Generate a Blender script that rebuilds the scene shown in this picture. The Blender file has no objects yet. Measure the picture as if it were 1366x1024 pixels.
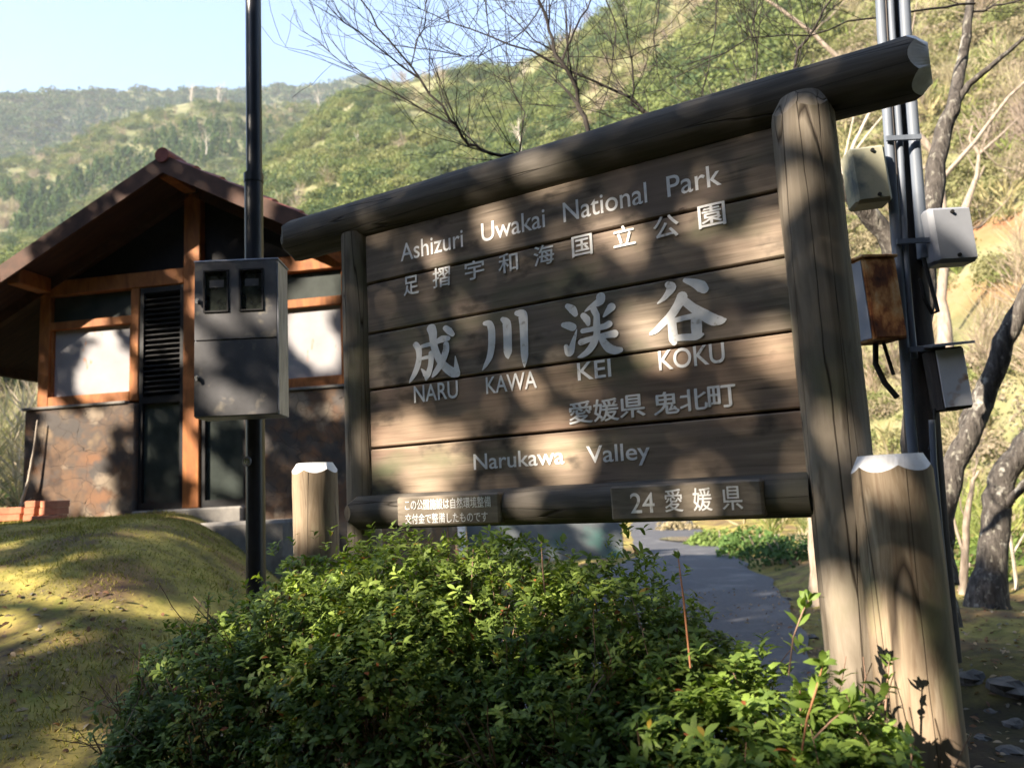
import bpy, math, random
import numpy as np
from math import radians, sin, cos, pi, atan2
from mathutils import Vector, noise as mnoise

random.seed(7)
rng = np.random.default_rng(11)
SC = bpy.context.scene
COL = SC.collection

# ------------------------------------------------------------------ camera
EYE = np.array([0.0, 0.0, 1.5])
FPX, PITCH, ROLL = 1050.0, radians(7.8), radians(2.9)
F_ = np.array([0, cos(PITCH), sin(PITCH)])
R0_ = np.array([1.0, 0, 0]); U0_ = np.cross(R0_, F_)
R_ = R0_ * cos(ROLL) - U0_ * sin(ROLL)
U_ = U0_ * cos(ROLL) + R0_ * sin(ROLL)
cd = bpy.data.cameras.new('camera'); cam = bpy.data.objects.new('camera', cd); COL.objects.link(cam)
from mathutils import Matrix
m = Matrix(((R_[0], U_[0], -F_[0], EYE[0]), (R_[1], U_[1], -F_[1], EYE[1]), (R_[2], U_[2], -F_[2], EYE[2]), (0, 0, 0, 1)))
cam.matrix_world = m
cd.sensor_width = 36; cd.sensor_fit = 'HORIZONTAL'; cd.lens = 36 * FPX / 1366.0
cd.clip_start = 0.05; cd.clip_end = 4000
cd.dof.use_dof = True; cd.dof.focus_distance = 2.9; cd.dof.aperture_fstop = 3.0
SC.camera = cam

# ------------------------------------------------------------------ light
SUN_EL = radians(31); SH = np.array([-0.80, -0.60, 0.0])            # horizontal direction towards the sun
S3 = SH * cos(SUN_EL) + np.array([0, 0, sin(SUN_EL)])
w = bpy.data.worlds.new('World'); SC.world = w; w.use_nodes = True
nt = w.node_tree; bg = nt.nodes['Background']
sky = nt.nodes.new('ShaderNodeTexSky'); sky.sky_type = 'NISHITA'; sky.sun_disc = False
sky.sun_elevation = SUN_EL; sky.sun_rotation = atan2(SH[0], SH[1])
sky.air_density = 1.0; sky.dust_density = .5; sky.ozone_density = 1.2
nt.links.new(sky.outputs[0], bg.inputs[0]); bg.inputs[1].default_value = 0.135
sl = bpy.data.lights.new('sun', 'SUN'); so = bpy.data.objects.new('sun', sl); COL.objects.link(so)
sl.energy = 5.0; sl.angle = radians(0.53); sl.color = (1.0, 0.87, 0.70)
so.rotation_euler = Vector(S3).to_track_quat('Z', 'Y').to_euler()
SC.view_settings.view_transform = 'Standard'; SC.view_settings.look = 'None'
SC.view_settings.exposure = 1.85; SC.view_settings.gamma = 1.0
SC.cycles.max_bounces = 5; SC.cycles.diffuse_bounces = 3; SC.cycles.glossy_bounces = 2
SC.cycles.transmission_bounces = 4; SC.cycles.transparent_max_bounces = 6; SC.cycles.volume_bounces = 0
SC.cycles.use_denoising = True

# ------------------------------------------------------------------ rays
def ray(x, y): return F_ + R_ * (x - 683) / FPX - U_ * (y - 512) / FPX
def at(x, y, Y):
    d = ray(x, y); return EYE + d * (Y / d[1])
def onplane(x, y, P0, n):
    r = ray(x, y); return EYE + r * (((np.array(P0) - EYE) @ n) / (r @ n))
def ss(t): t = min(1, max(0, t)); return t * t * (3 - 2 * t)
def nz(x, y, s, seed=0.0): return mnoise.noise(Vector((x * s + seed, y * s - seed, seed)))

# ------------------------------------------------------------------ tagging
def tag(o, label=None, cat=None, group=None, kind=None):
    if label: o['label'] = label
    if cat: o['category'] = cat
    if group: o['group'] = group
    if kind: o['kind'] = kind
    return o
def empty(name, loc, rz=0.0):
    o = bpy.data.objects.new(name, None); COL.objects.link(o); o.location = loc; o.rotation_euler = (0, 0, rz)
    o.empty_display_size = .2
    return o

# ------------------------------------------------------------------ mesh builder
class MB:
    def __init__(s): s.v = []; s.f = []; s.c = []; s.sm = []
    def add(s, vs, fs, col=None, smooth=False):
        n = len(s.v); s.v += [tuple(map(float, p)) for p in vs]
        s.f += [tuple(i + n for i in f) for f in fs]; s.sm += [smooth] * len(fs)
        s.c += [col or (1, 1, 1)] * len(vs)
    def box(s, x0, x1, y0, y1, z0, z1, bev=0.0, col=None):
        if bev <= 0:
            v = [(x, y, z) for z in (z0, z1) for y in (y0, y1) for x in (x0, x1)]
            s.add(v, [(0, 2, 3, 1), (4, 5, 7, 6), (0, 1, 5, 4), (2, 6, 7, 3), (0, 4, 6, 2), (1, 3, 7, 5)], col)
        else:
            b = bev; V = []; idx = {}
            for sx in (0, 1):
                for sy in (0, 1):
                    for sz in (0, 1):
                        X, Y, Z = (x0, x1)[sx], (y0, y1)[sy], (z0, z1)[sz]
                        dx, dy, dz = (b, -b)[sx], (b, -b)[sy], (b, -b)[sz]
                        for k, p in enumerate(((X, Y + dy, Z + dz), (X + dx, Y, Z + dz), (X + dx, Y + dy, Z))):
                            idx[(sx, sy, sz, k)] = len(V); V.append(p)
            Fc = []
            for a in (0, 1):
                Fc.append([idx[(a, p, q, 0)] for p, q in ((0, 0), (1, 0), (1, 1), (0, 1))])
                Fc.append([idx[(p, a, q, 1)] for p, q in ((0, 0), (1, 0), (1, 1), (0, 1))])
                Fc.append([idx[(p, q, a, 2)] for p, q in ((0, 0), (1, 0), (1, 1), (0, 1))])
            for a in (0, 1):
                for c in (0, 1):
                    Fc.append([idx[(a, c, 0, 0)], idx[(a, c, 1, 0)], idx[(a, c, 1, 1)], idx[(a, c, 0, 1)]])
                    Fc.append([idx[(a, 0, c, 0)], idx[(a, 1, c, 0)], idx[(a, 1, c, 2)], idx[(a, 0, c, 2)]])
                    Fc.append([idx[(0, a, c, 1)], idx[(1, a, c, 1)], idx[(1, a, c, 2)], idx[(0, a, c, 2)]])
            for k, v in idx.items():
                if k[3] == 0: Fc.append([idx[(k[0], k[1], k[2], j)] for j in range(3)])
            s.add(V, Fc, col)
    def obox(s, c, ex, ey, ez, col=None):
        c, ex, ey, ez = map(np.array, (c, ex, ey, ez))
        v = [c + ex * a + ey * b + ez * d for d in (-1, 1) for b in (-1, 1) for a in (-1, 1)]
        s.add(v, [(0, 2, 3, 1), (4, 5, 7, 6), (0, 1, 5, 4), (2, 6, 7, 3), (0, 4, 6, 2), (1, 3, 7, 5)], col)
    def tube(s, pts, rad, n=10, caps=True, col=None, rough=0.0, smooth=True):
        pts = [Vector(p) for p in pts]
        if not hasattr(rad, '__len__'): rad = [rad] * len(pts)
        rings = []; prev = None
        for i, p in enumerate(pts):
            t = (pts[min(i + 1, len(pts) - 1)] - pts[max(i - 1, 0)]).normalized()
            if prev is None:
                a = Vector((0, 0, 1)) if abs(t.z) < .9 else Vector((1, 0, 0)); x = t.cross(a).normalized()
            else:
                x = (prev - t * prev.dot(t)).normalized()
            prev = x; y = t.cross(x)
            rg = []
            for k in range(n):
                a = 2 * pi * k / n; r = rad[i]
                q = p + (x * cos(a) + y * sin(a)) * r
                if rough: q = p + (x * cos(a) + y * sin(a)) * r * (1 + rough * mnoise.noise(q * (1.2 / max(r, .01))))
                rg.append(q)
            rings.append(rg)
        V = [q for r in rings for q in r]; Fc = []
        for i in range(len(pts) - 1):
            for k in range(n):
                k2 = (k + 1) % n; Fc.append((i * n + k, i * n + k2, (i + 1) * n + k2, (i + 1) * n + k))
        s.add(V, Fc, col, smooth)
        if caps:
            s.add(rings[0], [tuple(range(n))[::-1]], col); s.add(rings[-1], [tuple(range(n))], col)
    def build(s, name, mat, parent=None, loc=(0, 0, 0), rz=0.0):
        me = bpy.data.meshes.new(name); me.from_pydata(s.v, [], s.f); me.materials.append(mat)
        at_ = me.color_attributes.new('Col', 'FLOAT_COLOR', 'POINT')
        c = np.ones((len(s.v), 4), np.float32); c[:, :3] = s.c; at_.data.foreach_set('color', c.ravel())
        me.polygons.foreach_set('use_smooth', s.sm); me.update()
        o = bpy.data.objects.new(name, me); COL.objects.link(o); o.location = loc; o.rotation_euler = (0, 0, rz)
        if parent: o.parent = parent
        return o

def np_mesh(name, V, Fq, mat, col=None, parent=None, smooth=False):
    """V (n,3), Fq (m,k) with k = 3 or 4"""
    k = Fq.shape[1]; me = bpy.data.meshes.new(name)
    me.vertices.add(len(V)); me.vertices.foreach_set('co', V.astype(np.float32).ravel())
    me.loops.add(Fq.size); me.loops.foreach_set('vertex_index', Fq.astype(np.int32).ravel())
    me.polygons.add(len(Fq)); me.polygons.foreach_set('loop_start', np.arange(0, Fq.size, k, dtype=np.int32))
    if smooth: me.polygons.foreach_set('use_smooth', np.ones(len(Fq), bool))
    me.materials.append(mat)
    if col is not None:
        a = me.color_attributes.new('Col', 'FLOAT_COLOR', 'POINT')
        c = np.ones((len(V), 4), np.float32); c[:, :3] = col; a.data.foreach_set('color', c.ravel())
    me.update(calc_edges=True)
    o = bpy.data.objects.new(name, me); COL.objects.link(o)
    if parent: o.parent = parent
    return o

def unit(a): return a / np.maximum(np.linalg.norm(a, axis=-1, keepdims=True), 1e-9)
def leaves(P, D, N, L, W, droop=0.15):
    """curved pointed leaves: 6 verts, 1 quad strip of 3 quads (ends degenerate-free: narrow)"""
    n = len(P); D = unit(D); S = unit(np.cross(D, N)); N = unit(np.cross(S, D))
    L = np.broadcast_to(L, n)[:, None]; W = np.broadcast_to(W, n)[:, None]
    rows = []
    for t, wd, dz in ((0, .12, 0), (.35, .9, .06), (.68, .85, .02), (1.0, .08, -droop)):
        c = P + D * L * t + N * L * dz
        rows += [c - S * W * wd * .5, c + S * W * wd * .5]
    V = np.stack(rows, 1).reshape(-1, 3)
    base = np.arange(n)[:, None] * 8
    q = np.array([[0, 1, 3, 2], [2, 3, 5, 4], [4, 5, 7, 6]])
    Fq = (base[:, :, None] + q[None]).reshape(-1, 4)
    return V, Fq, 8
def quads(P, A, B):
    n = len(P); V = np.stack([P - A, P - B, P + A, P + B], 1).reshape(-1, 3)
    return V, np.arange(4 * n).reshape(n, 4), 4
def rdir(n, up=0.0):
    v = rng.normal(size=(n, 3)); v = unit(v); v[:, 2] += up; return unit(v)

# ------------------------------------------------------------------ materials
def mat(name, ramp, scale=5.0, stretch=(1, 1, 1), rough=.8, bump=.2, bdist=.01, detail=8.0, dist=0.0, attr=False,
        crack=None, patch=None, metallic=0.0, spec=.3, coords='Object', nrough=.6, hue=None):
    mt = bpy.data.materials.new(name); mt.use_nodes = True; T = mt.node_tree; N = T.nodes; L = T.links
    b = N['Principled BSDF']; b.inputs['Roughness'].default_value = rough; b.inputs['Metallic'].default_value = metallic
    b.inputs['Specular IOR Level'].default_value = spec
    tc = N.new('ShaderNodeTexCoord'); mp = N.new('ShaderNodeMapping'); mp.inputs['Scale'].default_value = stretch
    L.new(tc.outputs[coords], mp.inputs[0])
    no = N.new('ShaderNodeTexNoise'); no.inputs['Scale'].default_value = scale; no.inputs['Detail'].default_value = detail
    no.inputs['Roughness'].default_value = nrough; no.inputs['Distortion'].default_value = dist
    L.new(mp.outputs[0], no.inputs['Vector'])
    cr = N.new('ShaderNodeValToRGB'); el = cr.color_ramp.elements
    while len(el) < len(ramp): el.new(.5)
    for e, (p, c) in zip(el, ramp): e.position = p; e.color = (*c, 1)
    L.new(no.outputs[0], cr.inputs[0]); out = cr.outputs[0]
    hgt = no.outputs[0]
    def mix(fac, a, bcol, mode='MIX'):
        mx = N.new('ShaderNodeMix'); mx.data_type = 'RGBA'; mx.blend_type = mode
        if isinstance(fac, float): mx.inputs[0].default_value = fac
        else: L.new(fac, mx.inputs[0])
        L.new(a, mx.inputs[6])
        if isinstance(bcol, tuple): mx.inputs[7].default_value = (*bcol, 1)
        else: L.new(bcol, mx.inputs[7])
        return mx.outputs[2]
    if patch:      # list of (scale, lo, hi, colour, stretch)
        for (sc, lo, hi, colr, st) in patch:
            m2 = N.new('ShaderNodeMapping'); m2.inputs['Scale'].default_value = st; L.new(tc.outputs[coords], m2.inputs[0])
            m2.inputs['Location'].default_value = (sc * 1.3, lo * 7, 3.1)
            n2 = N.new('ShaderNodeTexNoise'); n2.inputs['Scale'].default_value = sc; n2.inputs['Detail'].default_value = 5
            L.new(m2.outputs[0], n2.inputs['Vector'])
            mr = N.new('ShaderNodeMapRange'); mr.inputs[1].default_value = lo; mr.inputs[2].default_value = hi
            L.new(n2.outputs[0], mr.inputs[0]); out = mix(mr.outputs[0], out, colr)
    if crack:      # (scale, stretch, width, colour)
        m3 = N.new('ShaderNodeMapping'); m3.inputs['Scale'].default_value = crack[1]; L.new(tc.outputs[coords], m3.inputs[0])
        v = N.new('ShaderNodeTexVoronoi'); v.feature = 'DISTANCE_TO_EDGE'; v.inputs['Scale'].default_value = crack[0]
        n3 = N.new('ShaderNodeTexNoise'); n3.inputs['Scale'].default_value = crack[0] * .8; L.new(m3.outputs[0], n3.inputs['Vector'])
        ad = N.new('ShaderNodeMixRGB'); ad.blend_type = 'ADD'; ad.inputs[0].default_value = .35
        L.new(m3.outputs[0], ad.inputs[1]); L.new(n3.outputs[1], ad.inputs[2]); L.new(ad.outputs[0], v.inputs['Vector'])
        mr = N.new('ShaderNodeMapRange'); mr.inputs[1].default_value = 0; mr.inputs[2].default_value = crack[2]
        mr.inputs[3].default_value = 1; mr.inputs[4].default_value = 0
        L.new(v.outputs['Distance'], mr.inputs[0]); out = mix(mr.outputs[0], out, crack[3])
        sb = N.new('ShaderNodeMath'); sb.operation = 'SUBTRACT'; L.new(hgt, sb.inputs[0]); L.new(mr.outputs[0], sb.inputs[1]); hgt = sb.outputs[0]
    if attr:
        ac = N.new('ShaderNodeVertexColor'); ac.layer_name = 'Col'; out = mix(1.0, out, ac.outputs[0], 'MULTIPLY')
    L.new(out, b.inputs['Base Color'])
    if bump:
        bp = N.new('ShaderNodeBump'); bp.inputs['Strength'].default_value = bump; bp.inputs['Distance'].default_value = bdist
        L.new(hgt, bp.inputs['Height']); L.new(bp.outputs[0], b.inputs['Normal'])
    return mt

def leafmat(name, spec=.25, rough=.5, trans=.35, tint=(1.2, 1.25, .5)):
    mt = bpy.data.materials.new(name); mt.use_nodes = True; T = mt.node_tree; N = T.nodes; L = T.links
    b = N['Principled BSDF']; b.inputs['Roughness'].default_value = rough; b.inputs['Specular IOR Level'].default_value = spec
    ac = N.new('ShaderNodeVertexColor'); ac.layer_name = 'Col'
    tc = N.new('ShaderNodeTexCoord'); no = N.new('ShaderNodeTexNoise'); no.inputs['Scale'].default_value = 9; L.new(tc.outputs['Object'], no.inputs['Vector'])
    mr = N.new('ShaderNodeMapRange'); mr.inputs[1].default_value = .3; mr.inputs[2].default_value = .7; mr.inputs[3].default_value = .75; mr.inputs[4].default_value = 1.25
    L.new(no.outputs[0], mr.inputs[0])
    mx = N.new('ShaderNodeVectorMath'); mx.operation = 'SCALE'; L.new(ac.outputs[0], mx.inputs[0]); L.new(mr.outputs[0], mx.inputs['Scale'])
    L.new(mx.outputs[0], b.inputs['Base Color'])
    if trans:
        tr = N.new('ShaderNodeBsdfTranslucent'); m2 = N.new('ShaderNodeVectorMath'); m2.operation = 'MULTIPLY'
        m2.inputs[1].default_value = tint; L.new(mx.outputs[0], m2.inputs[0]); L.new(m2.outputs[0], tr.inputs[0])
        ms = N.new('ShaderNodeMixShader'); ms.inputs[0].default_value = trans
        L.new(b.outputs[0], ms.inputs[1]); L.new(tr.outputs[0], ms.inputs[2]); L.new(ms.outputs[0], N['Material Output'].inputs['Surface'])
    return mt

G3 = lambda g: (g, g, g)
DK = (.030, .024, .018)
M = {}
M['log'] = mat('weathered_log', [(.25, (.11, .092, .070)), (.5, (.195, .165, .128)), (.78, (.30, .26, .21))], 3.2, (8, 8, .6), .85, .6, .008, dist=.8,
               crack=(2.4, (6, 6, .22), .016, (.04, .03, .022)), patch=[(4, .52, .72, (.14, .14, .075), (1, 1, .6)), (2.5, .55, .70, (.33, .28, .22), (1, 1, .4)), (14, .58, .72, (.09, .07, .05), (1, 1, .25))])
M['log_x'] = mat('weathered_cross_log', [(.28, (.055, .048, .041)), (.5, (.10, .088, .074)), (.75, (.17, .15, .13))], 3.5, (.6, 7, 7), .85, .5, .008, dist=.25,
               crack=(2.4, (.2, 6, 6), .016, (.02, .016, .012)), patch=[(3, .55, .75, (.085, .085, .055), (.6, 1, 1))])
M['board'] = mat('weathered_board', [(.25, (.14, .112, .088)), (.5, (.245, .198, .155)), (.78, (.36, .30, .235))], 3.0, (.6, 9, 15), .85, .3, .003, dist=.6, attr=True,
               patch=[(3.5, .52, .72, (.25, .195, .165), (1, 1, 1.3)), (2.2, .56, .78, (.12, .07, .058), (.5, 1, 3.5)), (3.2, .56, .76, (.13, .14, .09), (.8, 1, 1.6)), (9, .58, .72, (.09, .075, .062), (.8, 1, 1.4)), (30, .60, .8, (.05, .04, .03), (.12, 1, 2)), (5.3, .70, .73, (.055, .035, .028), (1, 1, 1.8))])
M['plaque'] = mat('plaque_wood', [(.3, (.14, .115, .09)), (.7, (.27, .23, .18))], 4, (1.5, 8, 8), .8, .3, .003, dist=1.5)
M['paint'] = mat('chipped_white_paint', [(.30, (.50, .47, .43)), (.40, (.80, .80, .80)), (.7, (.90, .90, .91))], 34, (1, 1, 1), .6, .2, .001)
M['white_end'] = mat('white_painted_log_end', [(.3, (.55, .55, .55)), (.6, (.82, .82, .83))], 14, (1, 1, 1), .6, .2, .003)
M['stub'] = mat('pale_log', [(.3, (.17, .115, .075)), (.45, (.30, .235, .165)), (.55, (.24, .18, .12)), (.72, (.42, .35, .26))], 2.6, (6, 6, .8), .8, .5, .006, dist=1.8,
               crack=(2.0, (4, 4, .12), .012, (.05, .036, .025)), patch=[(3, .54, .7, (.20, .14, .11), (1, 1, .35)), (5, .6, .75, (.25, .25, .13), (1, 1, .5))])
M['timber'] = mat('orange_stained_timber', [(.3, (.18, .060, .018)), (.6, (.36, .130, .036)), (.8, (.46, .19, .055))], 3, (3, 3, 1), .6, .2, .004, dist=1)
M['dkwood'] = mat('dark_brown_timber', [(.3, (.040, .019, .012)), (.7, (.095, .043, .026))], 4, (2, 2, 2), .7, .2, .004)
M['black'] = mat('black_panel', [(.3, (.008, .008, .010)), (.7, (.02, .02, .022))], 8, (1, 1, 1), .45, .05, .002)
M['void'] = mat('dark_gable_mesh', [(.3, (.008, .008, .010)), (.7, (.018, .017, .018))], 20, (1, 1, 1), .8, .1, .002)
M['glassdoor'] = mat('dark_green_glass', [(.3, (.018, .024, .022)), (.7, (.05, .06, .055))], 3, (1, 1, 1), .25, .0, .002, spec=.5)
M['frosted'] = mat('frosted_pane', [(.35, (.27, .26, .28)), (.65, (.36, .35, .36))], 2.5, (1, 1, 1), .4, .03, .002, patch=[(2.5, .66, .7, (.45, .22, .14), (3, 1, 1))])
M['stone'] = mat('mixed_stone_cladding', [(.30, (.065, .044, .034)), (.44, (.15, .095, .062)), (.54, (.095, .074, .062)), (.68, (.20, .145, .095))], 3.2, (1, 1, 1), .85, .6, .02, detail=3,
                 crack=(4.2, (1, 1, 1.25), .010, (.085, .068, .058)), patch=[(2.4, .52, .66, (.20, .105, .06), (1, 1, 1)), (3.6, .52, .62, (.085, .075, .07), (1, 1, 1)), (2.9, .58, .66, (.25, .20, .15), (1, 1, 1))])
M['concrete'] = mat('rough_concrete', [(.3, (.12, .115, .11)), (.7, (.25, .235, .215))], 7, (1, 1, 1), .9, .4, .01)
M['tile'] = mat('red_clay_tile', [(.3, (.10, .026, .02)), (.7, (.22, .060, .043))], 6, (1, 1, 1), .7, .3, .01)
M['soffit'] = mat('brown_soffit_boards', [(.3, (.035, .018, .013)), (.7, (.075, .036, .024))], 4, (1, 6, 1), .8, .3, .006)
M['brick'] = mat('orange_brick', [(.3, (.40, .14, .08)), (.7, (.62, .28, .17))], 12, (1, 1, 1), .9, .4, .006)
M['pole'] = mat('black_painted_steel', [(.3, (.008, .009, .012)), (.7, (.022, .023, .030))], 6, (1, 1, .6), .35, .1, .002, spec=.5)
M['boxmetal'] = mat('tarnished_steel', [(.3, (.085, .085, .092)), (.55, (.14, .14, .15)), (.75, (.22, .21, .205))], 3.2, (1, 1, .9), .42, .15, .002, metallic=.35, patch=[(9, .6, .72, (.33, .30, .25), (1, 1, 1)), (3, .55, .7, (.075, .075, .08), (1, 1, 1))])
M['boxside'] = mat('scratched_steel_side', [(.3, (.13, .14, .17)), (.6, (.35, .36, .40))], 5, (1, 6, 1), .4, .2, .002, metallic=.3)
M['meterglass'] = mat('meter_window', [(.35, (.008, .009, .010)), (.6, (.03, .035, .03)), (.8, (.12, .13, .10))], 18, (1, 1, 1), .12, .0, spec=.6)
M['chrome'] = mat('worn_chrome', [(.3, (.45, .45, .46)), (.7, (.7, .7, .7))], 9, (1, 1, 1), .25, .1, .001, metallic=.8)
M['conduit'] = mat('grey_conduit', [(.3, (.10, .12, .155)), (.7, (.17, .195, .24))], 5, (3, 3, .4), .5, .1, .002)
M['cable'] = mat('black_cable', [(.3, G3(.01)), (.7, G3(.025))], 8, (1, 1, 1), .5, .1, .002)
M['upole'] = mat('dark_wood_pole', [(.3, (.035, .030, .028)), (.7, (.10, .085, .075))], 5, (4, 4, .6), .85, .5, .008)
M['beigebox'] = mat('beige_box_paint', [(.3, (.24, .235, .17)), (.7, (.36, .355, .27))], 4, (1, 1, 1), .6, .1, .002, patch=[(6, .58, .68, (.12, .14, .13), (1, 1, 1))])
M['greybox'] = mat('grey_box_paint', [(.3, (.20, .215, .25)), (.7, (.28, .295, .33))], 3, (1, 1, 1), .55, .1, .002, patch=[(5, .64, .72, (.18, .12, .10), (1, 1, 1))])
M['rust'] = mat('rusty_sheet', [(.36, (.045, .017, .010)), (.45, (.20, .060, .018)), (.52, (.50, .22, .07)), (.62, (.66, .46, .24))], 7, (1, 1, .7), .8, .5, .004)
M['palebox'] = mat('pale_rusting_paint', [(.3, (.52, .54, .58)), (.6, (.68, .69, .72))], 4, (1, 1, 1), .5, .1, .002, patch=[(8, .60, .7, (.38, .18, .06), (1, 1, 1))])
M['bark'] = mat('dark_lichened_bark', [(.3, (.030, .026, .023)), (.55, (.085, .075, .067)), (.75, (.18, .165, .145))], 5, (6, 6, 1.6), .9, 1.0, .03, patch=[(9, .60, .68, (.30, .29, .26), (1, 1, 1)), (22, .58, .68, (.20, .19, .16), (1, 1, .6))])
M['barkup'] = mat('greyish_upper_bark', [(.3, (.018, .015, .014)), (.7, (.060, .052, .047))], 6, (3, 3, 1.5), .9, .4, .006)
M['palebark'] = mat('pale_bark', [(.3, (.36, .30, .24)), (.7, (.62, .55, .46))], 5, (3, 3, 1), .85, .3, .01)
M['midbark'] = mat('tan_bark', [(.3, (.16, .12, .09)), (.7, (.42, .35, .28))], 4, (4, 4, 1), .85, .4, .01)
M['asphalt'] = mat('old_asphalt', [(.3, (.055, .057, .065)), (.7, (.10, .103, .115))], 30, (1, 1, 1), .9, .4, .004, patch=[(1.5, .55, .7, (.13, .13, .135), (1, 1, 1))])
M['parapet'] = mat('stained_concrete', [(.3, (.075, .088, .095)), (.7, (.15, .165, .175))], 2, (1, 1, 2), .9, .3, .01, patch=[(1.1, .55, .66, (.07, .14, .13), (1, 1, 1))])
M['rock'] = mat('grey_rock', [(.3, (.05, .048, .045)), (.7, (.15, .14, .13))], 6, (1, 1, 1), .9, .6, .01)
M['leaf'] = leafmat('glossy_leaf')
M['hill_leaf'] = leafmat('hillside_foliage', spec=.1, rough=.8, trans=.30, tint=(1.1, 1.15, .7))
M['twig'] = mat('brown_twig', [(.3, (.16, .09, .06)), (.7, (.38, .25, .18))], 20, (1, 1, 1), .8, .2, .002)
M['redtwig'] = mat('reddish_shoot', [(.3, (.22, .09, .045)), (.7, (.38, .18, .09))], 20, (1, 1, 1), .7, .1, .002)
# ground: moss, dry grass and soil
M['ground'] = mat('mossy_ground', [(.28, (.065, .052, .030)), (.42, (.15, .125, .042)), (.55, (.31, .26, .065)), (.70, (.41, .34, .11))], 1.6, (1, 1, 1), .95, .7, .03, attr=True, nrough=.72,
                  patch=[(6, .58, .70, (.17, .17, .035), (1, 1, 1)), (25, .60, .72, (.10, .07, .05), (1, 1, 1))])
M['hill'] = mat('hillside_soil_and_grass', [(.3, (.075, .085, .035)), (.5, (.17, .17, .075)), (.7, (.26, .23, .14))], .12, (1, 1, 1), .95, .5, .5, attr=True, nrough=.75)

# ------------------------------------------------------------------ ground
def path_edges(y):
    xl = np.interp(y, [2, 7, 11, 17, 27, 45], [-1.0, -.6, .3, 2.45, 3.7, 6.6])
    xr = np.interp(y, [2, 7, 11, 17, 27, 45], [1.2, 2.5, 3.5, 4.3, 6.0, 9.0])
    return xl, xr
def gh(x, y):
    s = ss((y - 1.2) / 5.0); xs = -2.5 - .25 * (y - 4)
    wx = 1 - ss((x - xs) / 2.6)
    far = 1 - ss((y - 12) / 8)
    h = 1.45 * s * wx * far * (1 - ss((-x - 9) / 8))
    xl, xr = path_edges(min(max(y, 2), 45))
    offp = ss((x - xr - .1) / .8) if x > xr else 1.0
    rb = ss((x - xr - .15) / .9) * ss((y - 4.6) / .7) * (1 - ss((y - 40) / 10))
    h += .20 * rb * (1 + .5 * nz(x, y, .6, 3))
    inp = 1.0 if (xl - .2 < x < xr + .1 and 2 < y < 45) else 0.0
    if abs(x) < 30 and abs(y) < 45:
        h += (1 - inp) * (.050 * nz(x, y, 1.1, 1) + .024 * nz(x, y, 3.2, 2) + .010 * nz(x, y, 7.5, 5)) * (1 if y < 14 else .5) 
    return h
def spaced(lo, hi, step, far, grow=1.22):
    a = list(np.arange(lo, hi + 1e-6, step)); d = step; x = hi
    while x < far: d *= grow; x += d; a.append(x)
    d = step; x = lo; b = []
    while x > -far: d *= grow; x -= d; b.append(x)
    return np.array(b[::-1] + a)
gx = spaced(-7, 7, .09, 1200); gy = spaced(0.5, 12, .09, 1200)
GZ = np.array([[gh(x, y) for x in gx] for y in gy])
XX, YY = np.meshgrid(gx, gy)
V = np.stack([XX, YY, GZ], -1).reshape(-1, 3)
nx, ny = len(gx), len(gy)
I = np.arange(nx * ny).reshape(ny, nx)
Fq = np.stack([I[:-1, :-1], I[:-1, 1:], I[1:, 1:], I[1:, :-1]], -1).reshape(-1, 4)
gc = np.ones((len(V), 3))
for i, (x, y, z) in enumerate(V):
    if y < 1.6 and abs(x) < 60:          # shade put into the ground colour behind the viewer, cutting bounced light
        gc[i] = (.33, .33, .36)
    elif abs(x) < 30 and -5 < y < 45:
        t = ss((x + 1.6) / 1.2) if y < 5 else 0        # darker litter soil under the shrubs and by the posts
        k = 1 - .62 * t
        if x < -.5 and y < 3.6: k *= .55 + .45 * ss((y - 2.6 + .35 * nz(x, y, 1.5, 5)) / .8)  # near left corner: dark soil, with its shade put into the colour too
        if x > 1.0: k *= (1 - .5 * (1 - ss((y - 5.4 + .5 * nz(x, y, .9, 6)) / .8))) * (1 - .35 * (1 - ss((y - 13) / 4)))  # near right gravel's shade put into the colour; verge beyond darker with litter
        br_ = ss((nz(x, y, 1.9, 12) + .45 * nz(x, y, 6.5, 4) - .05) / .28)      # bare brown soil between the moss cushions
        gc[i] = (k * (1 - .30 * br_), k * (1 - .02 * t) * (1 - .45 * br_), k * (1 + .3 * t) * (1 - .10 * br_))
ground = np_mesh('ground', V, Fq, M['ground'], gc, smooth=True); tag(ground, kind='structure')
def ghi(x, y): return gh(float(x), float(y))
def pxground(px, py):
    r = ray(px, py); t = .8
    while t < 60:
        P = EYE + r * t
        if P[2] < gh(P[0], P[1]): return P
        t += .03
    return EYE + r * 60

# asphalt path
py_ = np.concatenate([np.arange(2, 20, .25), np.arange(20, 45, 1.0)])
V = []; Fq = []
for i, y in enumerate(py_):
    xl, xr = path_edges(y)
    xl += .12 * nz(0, y, 1.3, 9) + .06 * nz(0, y, 4, 9); xr += .15 * nz(5, y, 1.1, 4) + .06 * nz(3, y, 4, 9)
    for k in range(9):
        x = xl + (xr - xl) * k / 8; V.append((x, y, .042 if y < 60 else .02))
    if i:
        for k in range(8):
            a = (i - 1) * 9 + k; Fq.append((a, a + 1, a + 10, a + 9))
pth = np_mesh('path', np.array(V), np.array(Fq), M['asphalt'], smooth=True); tag(pth, kind='structure')

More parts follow.
